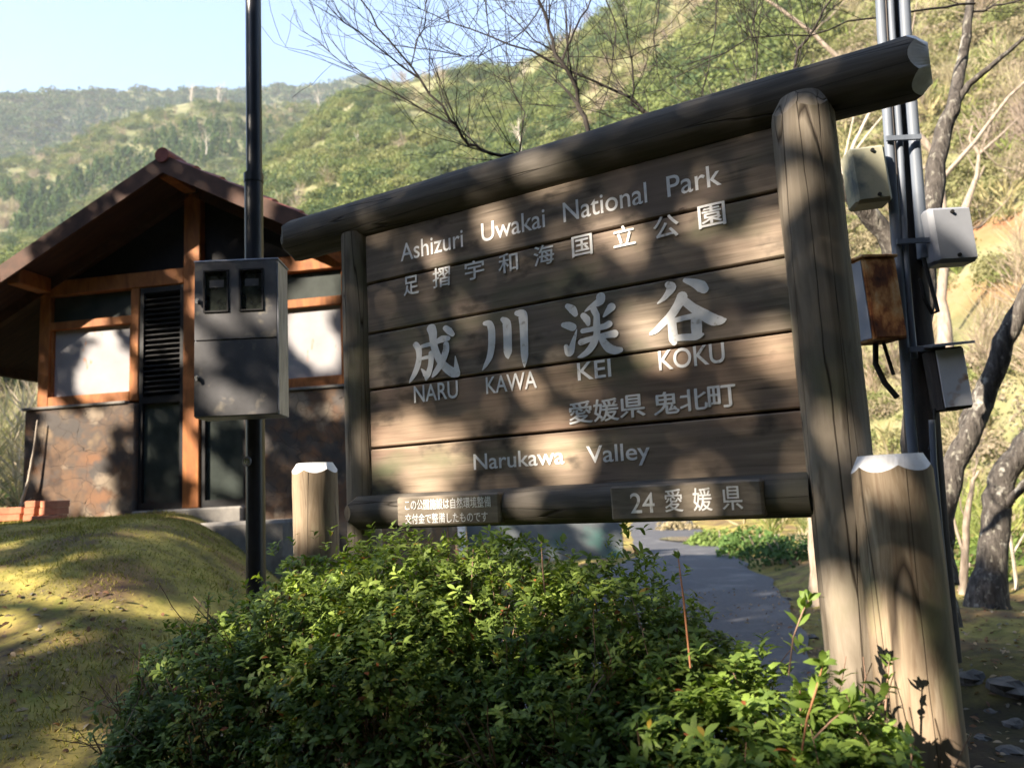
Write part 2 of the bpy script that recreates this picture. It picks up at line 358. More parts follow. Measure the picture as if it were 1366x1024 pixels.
# ------------------------------------------------------------------ hills
def sky_el(px, py):
    d = ray(px, py); return atan2(d[0], d[1]), d[2] / math.hypot(d[0], d[1])
def hill(name, ridge, Dr, Db, rows=70, cols=220, az0=-62, az1=68, amp=4.0, prof=1.15, zb=-.6, colf=None):
    pts = sorted([sky_el(*p) for p in ridge]); A = [p[0] for p in pts]; El = [p[1] for p in pts]
    fn = lambda az: np.interp(az, A, El)
    azs = np.linspace(radians(az0), radians(az1), cols)
    def P(az, t):
        dr = Dr(az) if callable(Dr) else Dr; db = Db(az) if callable(Db) else Db
        el = max(fn(az), .01); H = el * dr
        if t <= 1: d = db + (dr - db) * t; z = zb + (H - zb) * t ** prof
        else: d = dr + (t - 1) * dr * .8; z = H - (t - 1) * H * 1.2
        x, y = d * sin(az), d * cos(az)
        q = amp * (mnoise.noise(Vector((x * .02, y * .02, 1))) + .5 * mnoise.noise(Vector((x * .05, y * .05, 5))))
        z += q * min(1, t * 3) * (1 if t < .97 else .5)
        return x, y, z
    ts = np.concatenate([np.linspace(0, 1, rows), [1.1, 1.4, 1.8]])
    V = np.array([P(a, t) for t in ts for a in azs])
    I = np.arange(len(ts) * cols).reshape(len(ts), cols)
    Fq = np.stack([I[:-1, :-1], I[:-1, 1:], I[1:, 1:], I[1:, :-1]], -1).reshape(-1, 4)
    C = np.ones((len(V), 3))
    if colf: C = np.array([colf(*v) for v in V])
    o = np_mesh(name, V, Fq, M['hill'], C, smooth=True); tag(o, kind='structure')
    return P, fn
def pxof(x, y, z):
    d = np.array([x, y, z]) - EYE; k = d @ F_; return 683 + FPX * (d @ R_) / k, 512 - FPX * (d @ U_) / k
R_near = [(-700, 330), (60, 310), (240, 290), (300, 250), (360, 195), (420, 150), (470, 112), (540, 106), (600, 95), (690, 80), (740, 46), (800, 8), (900, -60), (1100, -150), (1400, -240), (1800, -250)]
R_mid = [(-700, 330), (-200, 270), (0, 216), (60, 198), (130, 170), (200, 146), (260, 134), (330, 140), (420, 135), (520, 130), (700, 160), (1400, 200)]
R_far = [(-900, 60), (-300, 110), (0, 117), (100, 122), (150, 124), (175, 118), (300, 118), (420, 112), (480, 100), (560, 120), (800, 150), (1500, 200)]
def near_col(x, y, z):
    # reddish earth of the track cut across the slope on the right
    az = math.degrees(atan2(x, y)); d = math.hypot(x, y)
    el = math.degrees(atan2(z - 1.5, d)); c = (1, 1, 1)
    w1 = math.exp(-((el - 10.4 - .5 * nz(az, 0, .4)) / .75) ** 2) * ss((az - 25.5) / 2)
    w2 = math.exp(-((el - 14.6 - .4 * nz(az, 3, .5)) / .6) ** 2) * ss((az - 29) / 2)
    k = min(1, w1 + w2)
    return (1 + .55 * k, 1 - .25 * k, 1 - .25 * k)
Dn = lambda az: np.interp(math.degrees(az), [-40, -20, 0, 35], [260, 240, 200, 130])
Bn = lambda az: np.interp(math.degrees(az), [-40, -20, 0, 15, 35], [36, 40, 46, 32, 20])
Pn, fn_n = hill('near_hillside', R_near, Dn, Bn, amp=5, prof=1.05, colf=near_col)
Pm, fn_m = hill('middle_hill', R_mid, 380, 130, amp=6, rows=40, cols=140, az1=40)
Pf, fn_f = hill('far_mountain', R_far, 760, 330, amp=10, rows=40, cols=140, az1=40)

# foliage prototypes
def crown_proto(nb, nq, sq, flat=.75, seed=0, tall=1.0):
    r = np.random.default_rng(seed); c = unit(r.normal(size=(nb, 3))); c[:, 2] = np.abs(c[:, 2]) * .9 + .05
    c *= .62 * r.uniform(.7, 1.1, (nb, 1)); rb = r.uniform(.28, .5, nb)
    P = []; N = []
    for i in range(nb):
        n_ = unit(r.normal(size=(nq, 3))); n_[:, 2] = np.where(n_[:, 2] < -.3, -n_[:, 2], n_[:, 2])
        P.append(c[i] + n_ * rb[i] * r.uniform(.82, 1.06, (nq, 1))); N.append(n_)
    P = np.concatenate(P); N = unit(np.concatenate(N) + .7 * r.normal(size=P.shape))
    P[:, 2] *= flat * tall
    A = unit(np.cross(N, r.normal(size=P.shape))); B = np.cross(N, A)
    s = sq * r.uniform(.6, 1.3, (len(P), 1))
    V, Fq, _ = quads(P, A * s, B * s * .7)
    bright = np.repeat(r.uniform(.82, 1.15, len(P)), 4)
    return V, Fq, bright
def cedar_proto(nq, sq, seed=0):
    r = np.random.default_rng(seed); h = r.uniform(0, 1, nq) ** .7; a = r.uniform(0, 2 * pi, nq)
    rr = (1 - h) * .42 * (1 + .25 * np.sin(h * 30)) + .03
    P = np.stack([rr * np.cos(a), rr * np.sin(a), h * 1.7 - .1], 1)
    N = unit(np.stack([np.cos(a), np.sin(a), np.full(nq, .5)], 1) + .6 * r.normal(size=(nq, 3)))
    A = unit(np.cross(N, r.normal(size=P.shape))); B = np.cross(N, A); s = sq * r.uniform(.6, 1.3, (nq, 1))
    V, Fq, _ = quads(P, A * s, B * s * .7); return V, Fq, np.repeat(r.uniform(.8, 1.15, nq), 4)
def bare_proto(nq, seed=0, w=.012):
    r = np.random.default_rng(seed); base = np.zeros((nq, 3)); base[:, 2] = r.uniform(.0, .8, nq)
    d = r.normal(size=(nq, 3)) * .55; d[:, 2] = np.abs(d[:, 2]) + .5; d = unit(d); L = r.uniform(.35, .75, (nq, 1))
    base += unit(r.normal(size=(nq, 3)) * [1, 1, .1]) * .25 * r.uniform(0, 1, (nq, 1)) * (base[:, 2:3] + .2)
    mid = base + d * L * .5; sd = unit(np.cross(d, r.normal(size=(nq, 3))))
    V, Fq, _ = quads(mid, d * L * .5, sd * w); return V, Fq, np.repeat(r.uniform(.7, 1.2, nq), 4)
def scatter(name, items, kindlabel):
    Vs, Fs, Cs = [], [], []; off = 0
    for (proto, pos, sc, col) in items:
        V, Fq, br = proto; a = rng.uniform(0, 2 * pi); c, s = cos(a), sin(a)
        W = np.stack([V[:, 0] * c - V[:, 1] * s, V[:, 0] * s + V[:, 1] * c, V[:, 2]], 1) * sc + pos
        Vs.append(W); Fs.append(Fq + off); off += len(V); Cs.append(br[:, None] * np.array(col)[None])
    o = np_mesh(name, np.concatenate(Vs), np.concatenate(Fs), M['hill_leaf'], np.clip(np.concatenate(Cs), 0, 1))
    tag(o, kindlabel[0], kindlabel[1], kind='stuff'); return o
broad = [crown_proto(9, 40, .062, seed=i) for i in range(5)]
broad_hi = [crown_proto(14, 75, .042, seed=20 + i) for i in range(4)]
broad_lo = [crown_proto(5, 12, .15, seed=40 + i) for i in range(4)]
cedar = [cedar_proto(90, .10, i) for i in range(3)]; cedar_lo = [cedar_proto(26, .17, 5 + i) for i in range(3)]
bare = [bare_proto(70, i) for i in range(4)]; bare_hi = [bare_proto(170, 9 + i, .006) for i in range(3)]
tuft = [bare_proto(40, 30 + i, .03) for i in range(3)]
GREENS = [(.115, .150, .055), (.160, .190, .065), (.075, .110, .045), (.195, .215, .078), (.21, .215, .09), (.12, .15, .075)]
BARES = [(.34, .27, .21), (.42, .33, .25), (.28, .22, .18), (.36, .31, .20)]
def pick(L): return L[int(rng.integers(len(L)))]
items = []
for _ in range(8500):
    az = radians(rng.uniform(-38, 46)); t = rng.uniform(0.0, 1.0) ** 1.25
    x, y, z = Pn(az, t); d = math.hypot(x, y)
    q = mnoise.noise(Vector((x * .028, y * .028, 7))) + .35 * mnoise.noise(Vector((x * .09, y * .09, 2)))
    azd = math.degrees(az)
    open_ = ss((azd - 16) / 10) * .38      # the right-hand slope is more open, grassy and dry
    if rng.uniform() < open_ * .3: continue
    e_ = math.degrees(atan2(z - 1.5, d)); ed = (azd > 25 and 8.4 < e_ < 11.2) or (azd > 28 and 13.4 < e_ < 15.3)
    if ed and rng.uniform() < .9: continue
    small = (1 - .45 * ss((70 - d) / 45))
    if q < -.20 + open_ * .45:
        rr_ = rng.uniform()
        if rr_ < .12: items.append((pick(bare_hi if d < 80 else bare), (x, y, z - .2), rng.uniform(2.2, 4.6) * small, pick(BARES)))
        elif rr_ < .90: items.append((pick(broad_hi if d < 75 else broad), (x, y, z - .5), rng.uniform(1.2, 2.8) * small, pick([(.26, .22, .14), (.30, .25, .18), (.20, .20, .09), (.18, .20, .075), (.24, .23, .11)])))
        else: items.append((pick(tuft), (x, y, z - .2), rng.uniform(1.5, 2.6) * small, pick([(.26, .27, .09), (.20, .24, .07), (.33, .29, .15)])))
    else:
        c = GREENS[int(abs(mnoise.noise(Vector((x * .05, y * .05, 11)))) * 12 + rng.uniform(0, 1.8)) % 6]; kq = rng.uniform(.8, 1.2); c = tuple(v * kq for v in c)
        items.append((pick(broad_hi if d < 75 else broad), (x, y, z - .3), rng.uniform(2.0, 4.2) * small, c))
scatter('hillside_forest', items, ('mixed olive, yellow green and bare brown woodland covering the near slope', 'woodland'))
items = []
for _ in range(6500):
    az = radians(rng.uniform(-38, 8)); t = rng.uniform(0.15, 1.0)
    x, y, z = Pm(az, t); q = mnoise.noise(Vector((x * .02, y * .02, 3)))
    if t > .8 and rng.uniform() < .15 or q < -.42: items.append((pick(bare), (x, y, z - .5), rng.uniform(3.2, 5), pick(BARES)))
    elif q < .0 and t < .9: items.append((pick(cedar), (x, y, z - .5), rng.uniform(3.6, 5.6), pick([(.055, .10, .035), (.08, .13, .04), (.10, .14, .045)])))
    else: items.append((pick(broad), (x, y, z - .5), rng.uniform(3, 5), pick(GREENS)))
scatter('middle_hill_forest', items, ('green cedar and broadleaf forest over the middle hill behind the hut', 'forest'))
items = []
for _ in range(9000):
    az = radians(rng.uniform(-38, 2)); t = rng.uniform(0.25, 1.0)
    x, y, z = Pf(az, t); q = mnoise.noise(Vector((x * .008, y * .008, 3)))
    if q > .1 and t < .93: items.append((pick(cedar_lo), (x, y, z - 1), rng.uniform(5, 8), pick([(.045, .085, .035), (.06, .10, .04)])))
    else: items.append((pick(broad_lo), (x, y, z - 1), rng.uniform(5, 8.5), pick([(.10, .13, .05), (.13, .14, .07), (.075, .12, .04), (.06, .10, .035)])))
scatter('far_mountain_forest', items, ('hazy dark conifer forest over the far mountain ridge', 'forest'))

# ------------------------------------------------------------------ generic trees
def grow(mb, p, d, L, r, depth, rnd, up=.25, spread=.7, n=6, kids=3):
    p = Vector(p); d = Vector(d).normalized(); pts = [p.copy()]; rad = [r]; k = 4
    for i in range(k):
        d = (d + Vector((rnd.gauss(0, .13), rnd.gauss(0, .13), rnd.gauss(0, .10) + up * .12))).normalized()
        p = p + d * (L / k); pts.append(p.copy()); rad.append(max(r * (1 - .6 * (i + 1) / k), .0015))
    mb.tube(pts, rad, n=max(3, n), caps=False)
    if depth > 0:
        for j in range(kids):
            i = rnd.randint(1, k); q = pts[i]
            nd = (d + Vector((rnd.gauss(0, spread), rnd.gauss(0, spread), rnd.gauss(0, spread * .7) + up))).normalized()
            grow(mb, q, nd, L * rnd.uniform(.5, .75), rad[i] * .62, depth - 1, rnd, up, spread, n - 1, kids)

def pale_tree(px, pyb, pyt, D, label):
    b = at(px, pyb, D); t = at(px + random.uniform(-4, 4), pyt, D); H = float(t[2] - b[2])
    b[2] -= .3
    e = empty('pale_bare_tree', tuple(b)); tag(e, label, 'bare tree', 'pale bare trees on the slope')
    rnd = random.Random(int(px * 7)); mb = MB()
    pts = [(0, 0, 0), (.03 * H, 0, H * .3), (-.02 * H, 0, H * .6), (.03 * H, .02 * H, H)]
    mb.tube(pts, [H * .028, H * .022, H * .015, H * .005], n=6)
    mb.build('trunk', M['palebark'], e)
    mb = MB()
    for i in range(9):
        z = H * (.35 + .06 * i); a = rnd.uniform(0, 2 * pi)
        grow(mb, (0, 0, z), (cos(a), sin(a), .9), H * .3, H * .010, 1, rnd, .4, .4, 4, 3)
    mb.build('crown', M['palebark'], e)

# bare pale trees standing out of the woodland
pt = [(255, 150, 112, 375, 'pale bare tree on the left hill skyline, left of a pair above the hut'),
      (292, 152, 112, 372, 'pale bare tree on the left hill skyline, nearest the black pole'),
      (425, 150, 118, 240, 'small pale bare tree near the skyline right of the black pole'),
      (275, 205, 176, 260, 'pale bare tree just above the hut ridge'),
      (478, 205, 176, 140, 'pale bare trunk on the slope above the left end of the top log'),
      (694, 205, 155, 100, 'white bare trunk rising just behind the middle of the top log'),
      (700, 120, 80, 180, 'pale bare tree high on the slope between the dark twigs'),
      (846, 60, 5, 150, 'pale bare tree near the top edge above the sign'),
      (900, 110, 40, 120, 'pale leaning bare tree above the top log, left of the grey conduits')]
for p in pt: pale_tree(*p)

# bare trees traced by their real branches behind the sign
def traced_tree(name, base, limbs, label, matl, twigs=(), seed=1, group=None, twmat=None, twkids=4, twdepth=2, twl=.55):
    e = empty(name, base); tag(e, label, 'tree', group); b = np.array(base)
    mb = MB(); rnd = random.Random(seed)
    for li, limb in enumerate(limbs):
        pts = [at(x, y, Y) - b for x, y, Y, r in limb]; rad = [r for *_, r in limb]
        if li == 0 and rad[0] > .08: rad[0] *= 1.7
        P2, R2 = [], []
        for i in range(len(pts) - 1):
            for k in range(4):
                t = k / 4; q = pts[i] * (1 - t) + pts[i + 1] * t
                if k: q = q + rng.normal(size=3) * rad[i] * .09
                P2.append(q); R2.append(rad[i] * (1 - t) + rad[i + 1] * t)
        P2.append(pts[-1]); R2.append(rad[-1])
        mb.tube(P2, R2, n=14 if rad[0] > .04 else 7, rough=.12)
    mb.build('trunk', matl, e)
    if twigs:
        mb = MB()
        for tw in twigs:
            pts = [at(x, y, Y) - b for x, y, Y, r in tw]; rad = [r * .75 for *_, r in tw]
            P2, R2 = [], []
            for i in range(len(pts) - 1):
                for k in range(3):
                    t = k / 3; q = pts[i] * (1 - t) + pts[i + 1] * t + (rng.normal(size=3) * .012 if k else 0)
                    P2.append(q); R2.append(rad[i] * (1 - t) + rad[i + 1] * t)
            P2.append(pts[-1]); R2.append(rad[-1])
            mb.tube(P2, R2, n=6, caps=False)
            for j in range(int(len(P2) * 1.1)):
                i = rnd.randint(1, len(P2) - 1); d = Vector(P2[i]) - Vector(P2[i - 1])
                nd = d.normalized() + Vector((rnd.gauss(0, .55), rnd.gauss(0, .45), rnd.gauss(0, .45) + .35))
                grow(mb, P2[i], nd, twl * rnd.uniform(.5, 1.2), max(.0028, R2[i] * .38), twdepth - 1, rnd, .3, .55, 4, twkids)
        mb.build('branches', twmat or M['barkup'], e)
    return e

A = [[(1232, 830, 5.2, .13), (1228, 700, 5.2, .115), (1226, 560, 5.2, .10), (1224, 440, 5.2, .095), (1212, 380, 5.2, .08), (1180, 310, 5.15, .065), (1128, 248, 5.1, .06), (1060, 215, 5.0, .055), (960, 205, 5.0, .045), (860, 215, 4.9, .035), (790, 190, 4.8, .024)],
     [(1224, 440, 5.2, .08), (1236, 330, 5.25, .075), (1243, 268, 5.3, .07), (1258, 174, 5.4, .058), (1272, 140, 5.4, .05), (1284, 80, 5.5, .036), (1293, 16, 5.5, .03), (1300, -70, 5.6, .02)],
     [(1274, 140, 5.4, .03), (1293, 112, 5.4, .024), (1318, 92, 5.3, .02), (1344, 70, 5.3, .015), (1372, 46, 5.3, .012), (1420, 0, 5.2, .008)]]
TW = [[(786, 180, 4.8, .022), (770, 120, 4.75, .020), (750, 85, 4.7, .018), (732, 40, 4.7, .014), (713, -12, 4.6, .011), (700, -60, 4.6, .008)],
      [(748, 84, 4.7, .011), (766, 42, 4.7, .009), (790, -5, 4.7, .007), (800, -40, 4.7, .004)],
      [(800, 215, 4.9, .02), (700, 215, 4.8, .016), (655, 205, 4.7, .014), (625, 193, 4.7, .013), (600, 160, 4.6, .011), (560, 105, 4.6, .010), (520, 55, 4.5, .008), (480, -2, 4.4, .006)],
      [(560, 105, 4.6, .008), (500, 60, 4.5, .006), (435, 5, 4.4, .004)],
      [(600, 165, 4.6, .007), (500, 110, 4.5, .005), (440, 70, 4.5, .003)],
      [(548, 90, 4.6, .006), (565, 40, 4.6, .005), (569, -5, 4.6, .003)],
      [(900, 210, 5.0, .014), (840, 130, 5.0, .012), (760, 95, 5.0, .010), (680, 60, 5.0, .008), (600, 30, 5.0, .005), (540, 0, 5.0, .003)],
      [(760, 95, 5.0, .007), (690, 30, 5.0, .005), (640, -20, 5.0, .003)],
      [(905, 180, 5.0, .012), (842, 140, 5.0, .010), (843, 80, 5.0, .007), (836, 20, 5.0, .004)],
      [(1040, 180, 5.0, .016), (1064, 66, 5.0, .014), (1094, 24, 4.9, .011), (1116, -8, 4.9, .008)],
      [(1000, 180, 5.0, .010), (1010, 60, 5.0, .006), (1004, 0, 5.0, .004)],
      [(1300, 5, 5.3, .012), (1240, 12, 5.2, .010), (1150, 26, 5.0, .008), (1080, 48, 4.9, .006), (1000, 50, 4.8, .005), (900, 104, 4.8, .004)],
      [(1292, 16, 5.5, .012), (1340, 6, 5.4, .009), (1400, -6, 5.3, .006)],
      [(693, 205, 4.8, .008), (700, 150, 4.8, .006), (680, 110, 4.8, .004)],
      [(1300, -70, 5.6, .02), (1150, -150, 5.3, .018), (960, -150, 5.1, .015), (780, -120, 4.9, .012), (620, -90, 4.8, .009), (480, -70, 4.7, .006)],
      [(960, -150, 5.1, .009), (962, -30, 5.05, .008), (955, 30, 5.0, .006), (945, 95, 5.0, .004), (935, 130, 5.0, .003)],
      [(780, -120, 4.9, .008), (800, -30, 4.9, .007), (822, 40, 4.9, .005), (812, 110, 4.9, .004), (800, 150, 4.9, .003)],
      [(860, -140, 5.0, .008), (880, -30, 5.0, .007), (872, 50, 5.0, .005), (884, 120, 5.0, .003)],
      [(620, -90, 4.8, .007), (648, -20, 4.8, .006), (652, 40, 4.8, .004), (640, 100, 4.8, .003)],
      [(700, -110, 4.85, .007), (740, -20, 4.85, .006), (700, 40, 4.85, .005), (640, 75, 4.8, .004), (560, 80, 4.8, .003), (490, 60, 4.8, .002)],
      [(1060, -150, 5.2, .008), (1015, -30, 5.1, .007), (1002, 40, 5.0, .005), (1006, 90, 5.0, .003)],
      [(880, 60, 5.0, .005), (820, 80, 5.0, .004), (740, 70, 5.0, .003), (680, 90, 5.0, .002)]]
traced_tree('cherry_tree', tuple(pxground(1232, 835) * [1, 1, 0] + [0, 0, .1]), A, 'bare cherry tree, its dark forked trunk behind the utility pole, twigs spreading above the sign', M['bark'], TW, 5)
traced_tree('leaning_tree', tuple(np.append(at(1244, 760, 6.0)[:2], .1)),
            [[(1240, 775, 6.0, .12), (1254, 690, 6.0, .092), (1283, 600, 6.0, .082), (1310, 540, 6.0, .078), (1338, 455, 5.9, .073), (1372, 392, 5.8, .068), (1430, 300, 5.6, .06), (1480, 180, 5.5, .045), (1540, 40, 5.4, .03), (1580, -100, 5.3, .012)],
             [(1290, 590, 6.0, .04), (1285, 560, 6.1, .035), (1302, 520, 6.2, .02)]],
            'dark lichen-spotted trunk leaning right, between the white-topped post and the right edge', M['bark'], [[(1430, 300, 5.6, .03), (1420, 200, 5.6, .02), (1440, 80, 5.6, .012), (1430, -20, 5.6, .006)], [(1480, 180, 5.5, .03), (1560, 120, 5.5, .02), (1640, 30, 5.5, .01)]], seed=6)
traced_tree('crooked_tree', tuple(np.append(at(1318, 823, 7.6)[:2], .1)),
            [[(1316, 835, 7.6, .15), (1322, 760, 7.6, .135), (1328, 690, 7.6, .125), (1336, 640, 7.6, .12), (1368, 592, 7.5, .11), (1430, 540, 7.4, .09), (1500, 440, 7.3, .07), (1560, 320, 7.2, .05), (1590, 180, 7.1, .03), (1640, 40, 7.0, .012)],
             [(1330, 690, 7.6, .05), (1348, 665, 7.5, .04), (1372, 640, 7.4, .035), (1420, 600, 7.3, .03)]],
            'crooked grey trunk at the right edge bending right above mossy bank', M['bark'], [[(1560, 320, 7.2, .03), (1520, 220, 7.2, .02), (1530, 100, 7.2, .01)], [(1420, 600, 7.3, .028), (1520, 560, 7.3, .02), (1600, 480, 7.3, .01)]], seed=8)
pal = [[(1283, 815, 8.5, .045), (1287, 740, 8.5, .038), (1290, 690, 8.5, .034), (1298, 640, 8.5, .02), (1306, 628, 8.5, .012)],
       [(1286, 740, 8.5, .02), (1274, 700, 8.5, .016), (1268, 672, 8.5, .010)]]
traced_tree('pale_sapling', tuple(np.append(at(1283, 812, 8.5)[:2], .2)), pal, 'pale broken sapling between the dark leaning trunk and the crooked trunk', M['midbark'], [[(1290, 700, 8.5, .012), (1280, 660, 8.5, .009), (1276, 620, 8.5, .004)], [(1298, 645, 8.5, .012), (1303, 610, 8.5, .008), (1299, 570, 8.5, .004)]], seed=9, twmat=M['midbark'], twl=.35)
traced_tree('pale_sapling', tuple(np.append(at(1300, 822, 8.2)[:2], .2)), [[(1299, 826, 8.2, .025), (1308, 780, 8.2, .022), (1320, 730, 8.2, .018), (1322, 700, 8.2, .012)]],
            'thin pale sapling leaning against the foot of the crooked trunk', M['palebark'], seed=10)
traced_tree('pale_sapling', tuple(np.append(at(1352, 834, 8.6)[:2], .2)), [[(1352, 840, 8.6, .02), (1356, 780, 8.6, .02), (1348, 720, 8.6, .018), (1340, 660, 8.6, .014)], [(1350, 740, 8.6, .014), (1368, 710, 8.6, .01)]],
            'thin pale sapling standing right of the crooked trunk at the right edge', M['palebark'], seed=13)
traced_tree('tan_tree', tuple(np.append(at(1090, 800, 9.5)[:2], .1)), [[(1094, 815, 9.5, .085), (1090, 760, 9.5, .075), (1086, 700, 9.5, .065), (1078, 640, 9.5, .055), (1065, 560, 9.5, .04)]],
            'sunlit tan tree trunk seen through the gap just left of the big right sign post', M['midbark'], seed=14)
traced_tree('bare_slope_tree', tuple(at(1290, 275, 32) - [0, 0, .3]),
            [[(1287, 280, 32, .10), (1303, 235, 32, .085), (1306, 206, 32, .07), (1330, 185, 32, .05), (1359, 157, 32, .02)],
             [(1306, 206, 32, .08), (1293, 186, 32, .05), (1297, 168, 32, .03)], [(1305, 240, 32, .04), (1313, 222, 32, .03)]],
            'small pale forked tree on the green slope right of the cherry tree', M['midbark'], [[(1306, 206, 32, .04), (1320, 170, 32, .03), (1328, 130, 32, .015)], [(1303, 230, 32, .04), (1285, 200, 32, .02), (1275, 160, 32, .01)], [(1330, 185, 32, .03), (1350, 180, 32, .02), (1375, 165, 32, .01)]], seed=11, twmat=M['midbark'], twl=1.6)
traced_tree('bare_slope_tree', tuple(at(1110, 250, 24) - [0, 0, .3]),
            [[(1120, 240, 24, .07), (1140, 190, 24, .05), (1165, 140, 24, .04), (1190, 100, 24, .02)], [(1130, 215, 24, .04), (1165, 170, 24, .03), (1200, 128, 24, .02)],
             [(1120, 235, 24, .04), (1128, 205, 24, .03), (1140, 150, 24, .02)]],
            'sparse pale pink brush tree between the big right post and the grey conduits', M['palebark'], seed=12)

traced_tree('pale_branching_tree', tuple(at(1262, 460, 15) - [0, 0, 1.2]),
            [[(1262, 480, 15, .10), (1256, 400, 15, .09), (1262, 300, 15, .08), (1250, 210, 15, .07), (1200, 150, 15, .06), (1140, 100, 15, .05), (1085, 45, 15, .04), (1035, 8, 15, .03), (980, -25, 15, .02)],
             [(1256, 240, 15, .05), (1300, 190, 15, .04), (1345, 130, 15, .03), (1400, 80, 15, .02)]],
            'pale crooked tree behind the grey conduits, branching above the right end of the top log', M['midbark'],
            [[(1200, 150, 15, .03), (1208, 80, 15, .025), (1222, 10, 15, .015), (1225, -30, 15, .01)], [(1140, 100, 15, .025), (1110, 130, 15, .015), (1085, 150, 15, .01)], [(1250, 215, 15, .03), (1200, 240, 15, .02), (1160, 250, 15, .015), (1120, 210, 15, .01)],
             [(1085, 45, 15, .02), (1120, 10, 15, .014), (1150, -20, 15, .01)], [(1300, 190, 15, .02), (1330, 220, 15, .015), (1366, 230, 15, .01)], [(1262, 320, 15, .025), (1310, 300, 15, .018), (1350, 260, 15, .01)]], seed=21, twmat=M['midbark'], twl=.9)
# leafy shrubs one can tell apart
def shrub(px, py, D, r, col, label, hi=True, name='slope_shrub', grp='shrubs on the bank behind the path'):
    P = at(px, py, D); P[2] = P[2] - r * .35
    e = empty(name, tuple(P)); tag(e, label, 'shrub', grp)
    V, Fq, br = crown_proto(12, 110 if hi else 50, .05 if hi else .07, seed=abs(int(px)))
    o = np_mesh('foliage', V * r, Fq, M['hill_leaf'], np.clip(br[:, None] * np.array(col)[None], 0, 1), parent=e)
    mb = MB()
    for k in range(5):
        a = k * 1.3; mb.tube([(0, 0, -.35 * r), (.15 * r * cos(a), .15 * r * sin(a), .2 * r), (.4 * r * cos(a), .4 * r * sin(a), .55 * r)], [.05 * r, .035 * r, .015 * r], n=5)
    mb.build('stem', M['midbark'], e)
shrub(960, 722, 19, 1.1, (.15, .21, .06), 'bright green shrub beyond the path, seen under the lower rail left of the gap')
shrub(1015, 726, 16, 1.0, (.10, .17, .05), 'mid green shrub beyond the path, under the lower rail in the gap')
shrub(1050, 735, 13.5, .8, (.06, .11, .04), 'dark green shrub beside the sunlit tan trunk behind the sign')
shrub(905, 705, 26, 1.0, (.34, .28, .17), 'dry straw-coloured bush at the far end of the path')
shrub(1262, 770, 10, .8, (.13, .19, .05), 'bright green shrub behind the pale broken sapling')
shrub(1305, 745, 13, 1.2, (.16, .22, .055), 'yellow green shrub between the leaning and the crooked trunk')
shrub(1352, 765, 11, 1.0, (.12, .18, .05), 'green shrub at the right edge behind the crooked trunk')
shrub(1340, 395, 36, 2.2, (.12, .19, .06), 'rounded green shrub above the red earth track at the right edge')
shrub(1290, 385, 40, 2.0, (.17, .24, .08), 'pale green shrub above the red earth track beside the grey box')
shrub(1280, 215, 50, 3.0, (.13, .20, .05), 'bright green shrub on the slope behind the forked trunk')
shrub(1345, 225, 45, 3.2, (.10, .17, .045), 'dark green shrub high on the slope at the right edge')
shrub(1352, 500, 26, 1.2, (.20, .24, .08), 'small green shrub below the red track at the right edge')
shrub(15, 640, 17, 1.5, (.07, .12, .04), 'dark green bush left of the hut foot', grp='bushes left of the hut')
shrub(-15, 575, 22, 2.2, (.14, .18, .07), 'grey green bush at the left edge below the hut eave', grp='bushes left of the hut')
# dry brush bank left of the hut (nobody could count the stems)
items = []
for _ in range(260):
    x = rng.uniform(-24, -7.5); y = rng.uniform(11, 24); b = max(0, gh(x, y)) + ss((y - 10) / 12) * 3.0
    items.append((pick(bare_hi), (x, y, b - .3), rng.uniform(.9, 2.0), pick([(.50, .42, .33), (.42, .36, .27), (.30, .30, .18), (.55, .46, .36)])))
for _ in range(200):
    az = radians(rng.uniform(8, 42)); dd = rng.uniform(11, 30); x, y = dd * sin(az), dd * cos(az)
    xl, xr = path_edges(min(y, 45))
    if x < xr + 1.0: continue
    items.append((pick(tuft if rng.uniform() < .5 else bare_hi), (x, y, .1), rng.uniform(.4, 1.1), pick([(.42, .36, .24), (.22, .26, .08), (.28, .30, .10), (.16, .21, .07)])))
scatter('dry_brush', items, ('dry straw-coloured brush and tall grass beside the hut and along the path', 'brush'))
# earth bank that carries the brush left of the hut
V = []; Fq = []
bx_ = np.linspace(-45, -6.2, 40); by_ = np.linspace(10.5, 38, 30)
for y in by_:
    for x in bx_:
        z = ss((y - 10) / 12) * 3.0 * ss((-x - 6.2) / 1.2) + ss((y - 22) / 16) * 3 + .25 * nz(x, y, .5, 8) - .5 * (1 - ss((-x - 6.2) / .8)) - .15
        V.append((x, y, z))
I = np.arange(len(V)).reshape(30, 40); Fq = np.stack([I[:-1, :-1], I[:-1, 1:], I[1:, 1:], I[1:, :-1]], -1).reshape(-1, 4)
tag(np_mesh('brush_bank', np.array(V), Fq, M['hill'], np.ones((len(V), 3)), smooth=True), kind='structure')

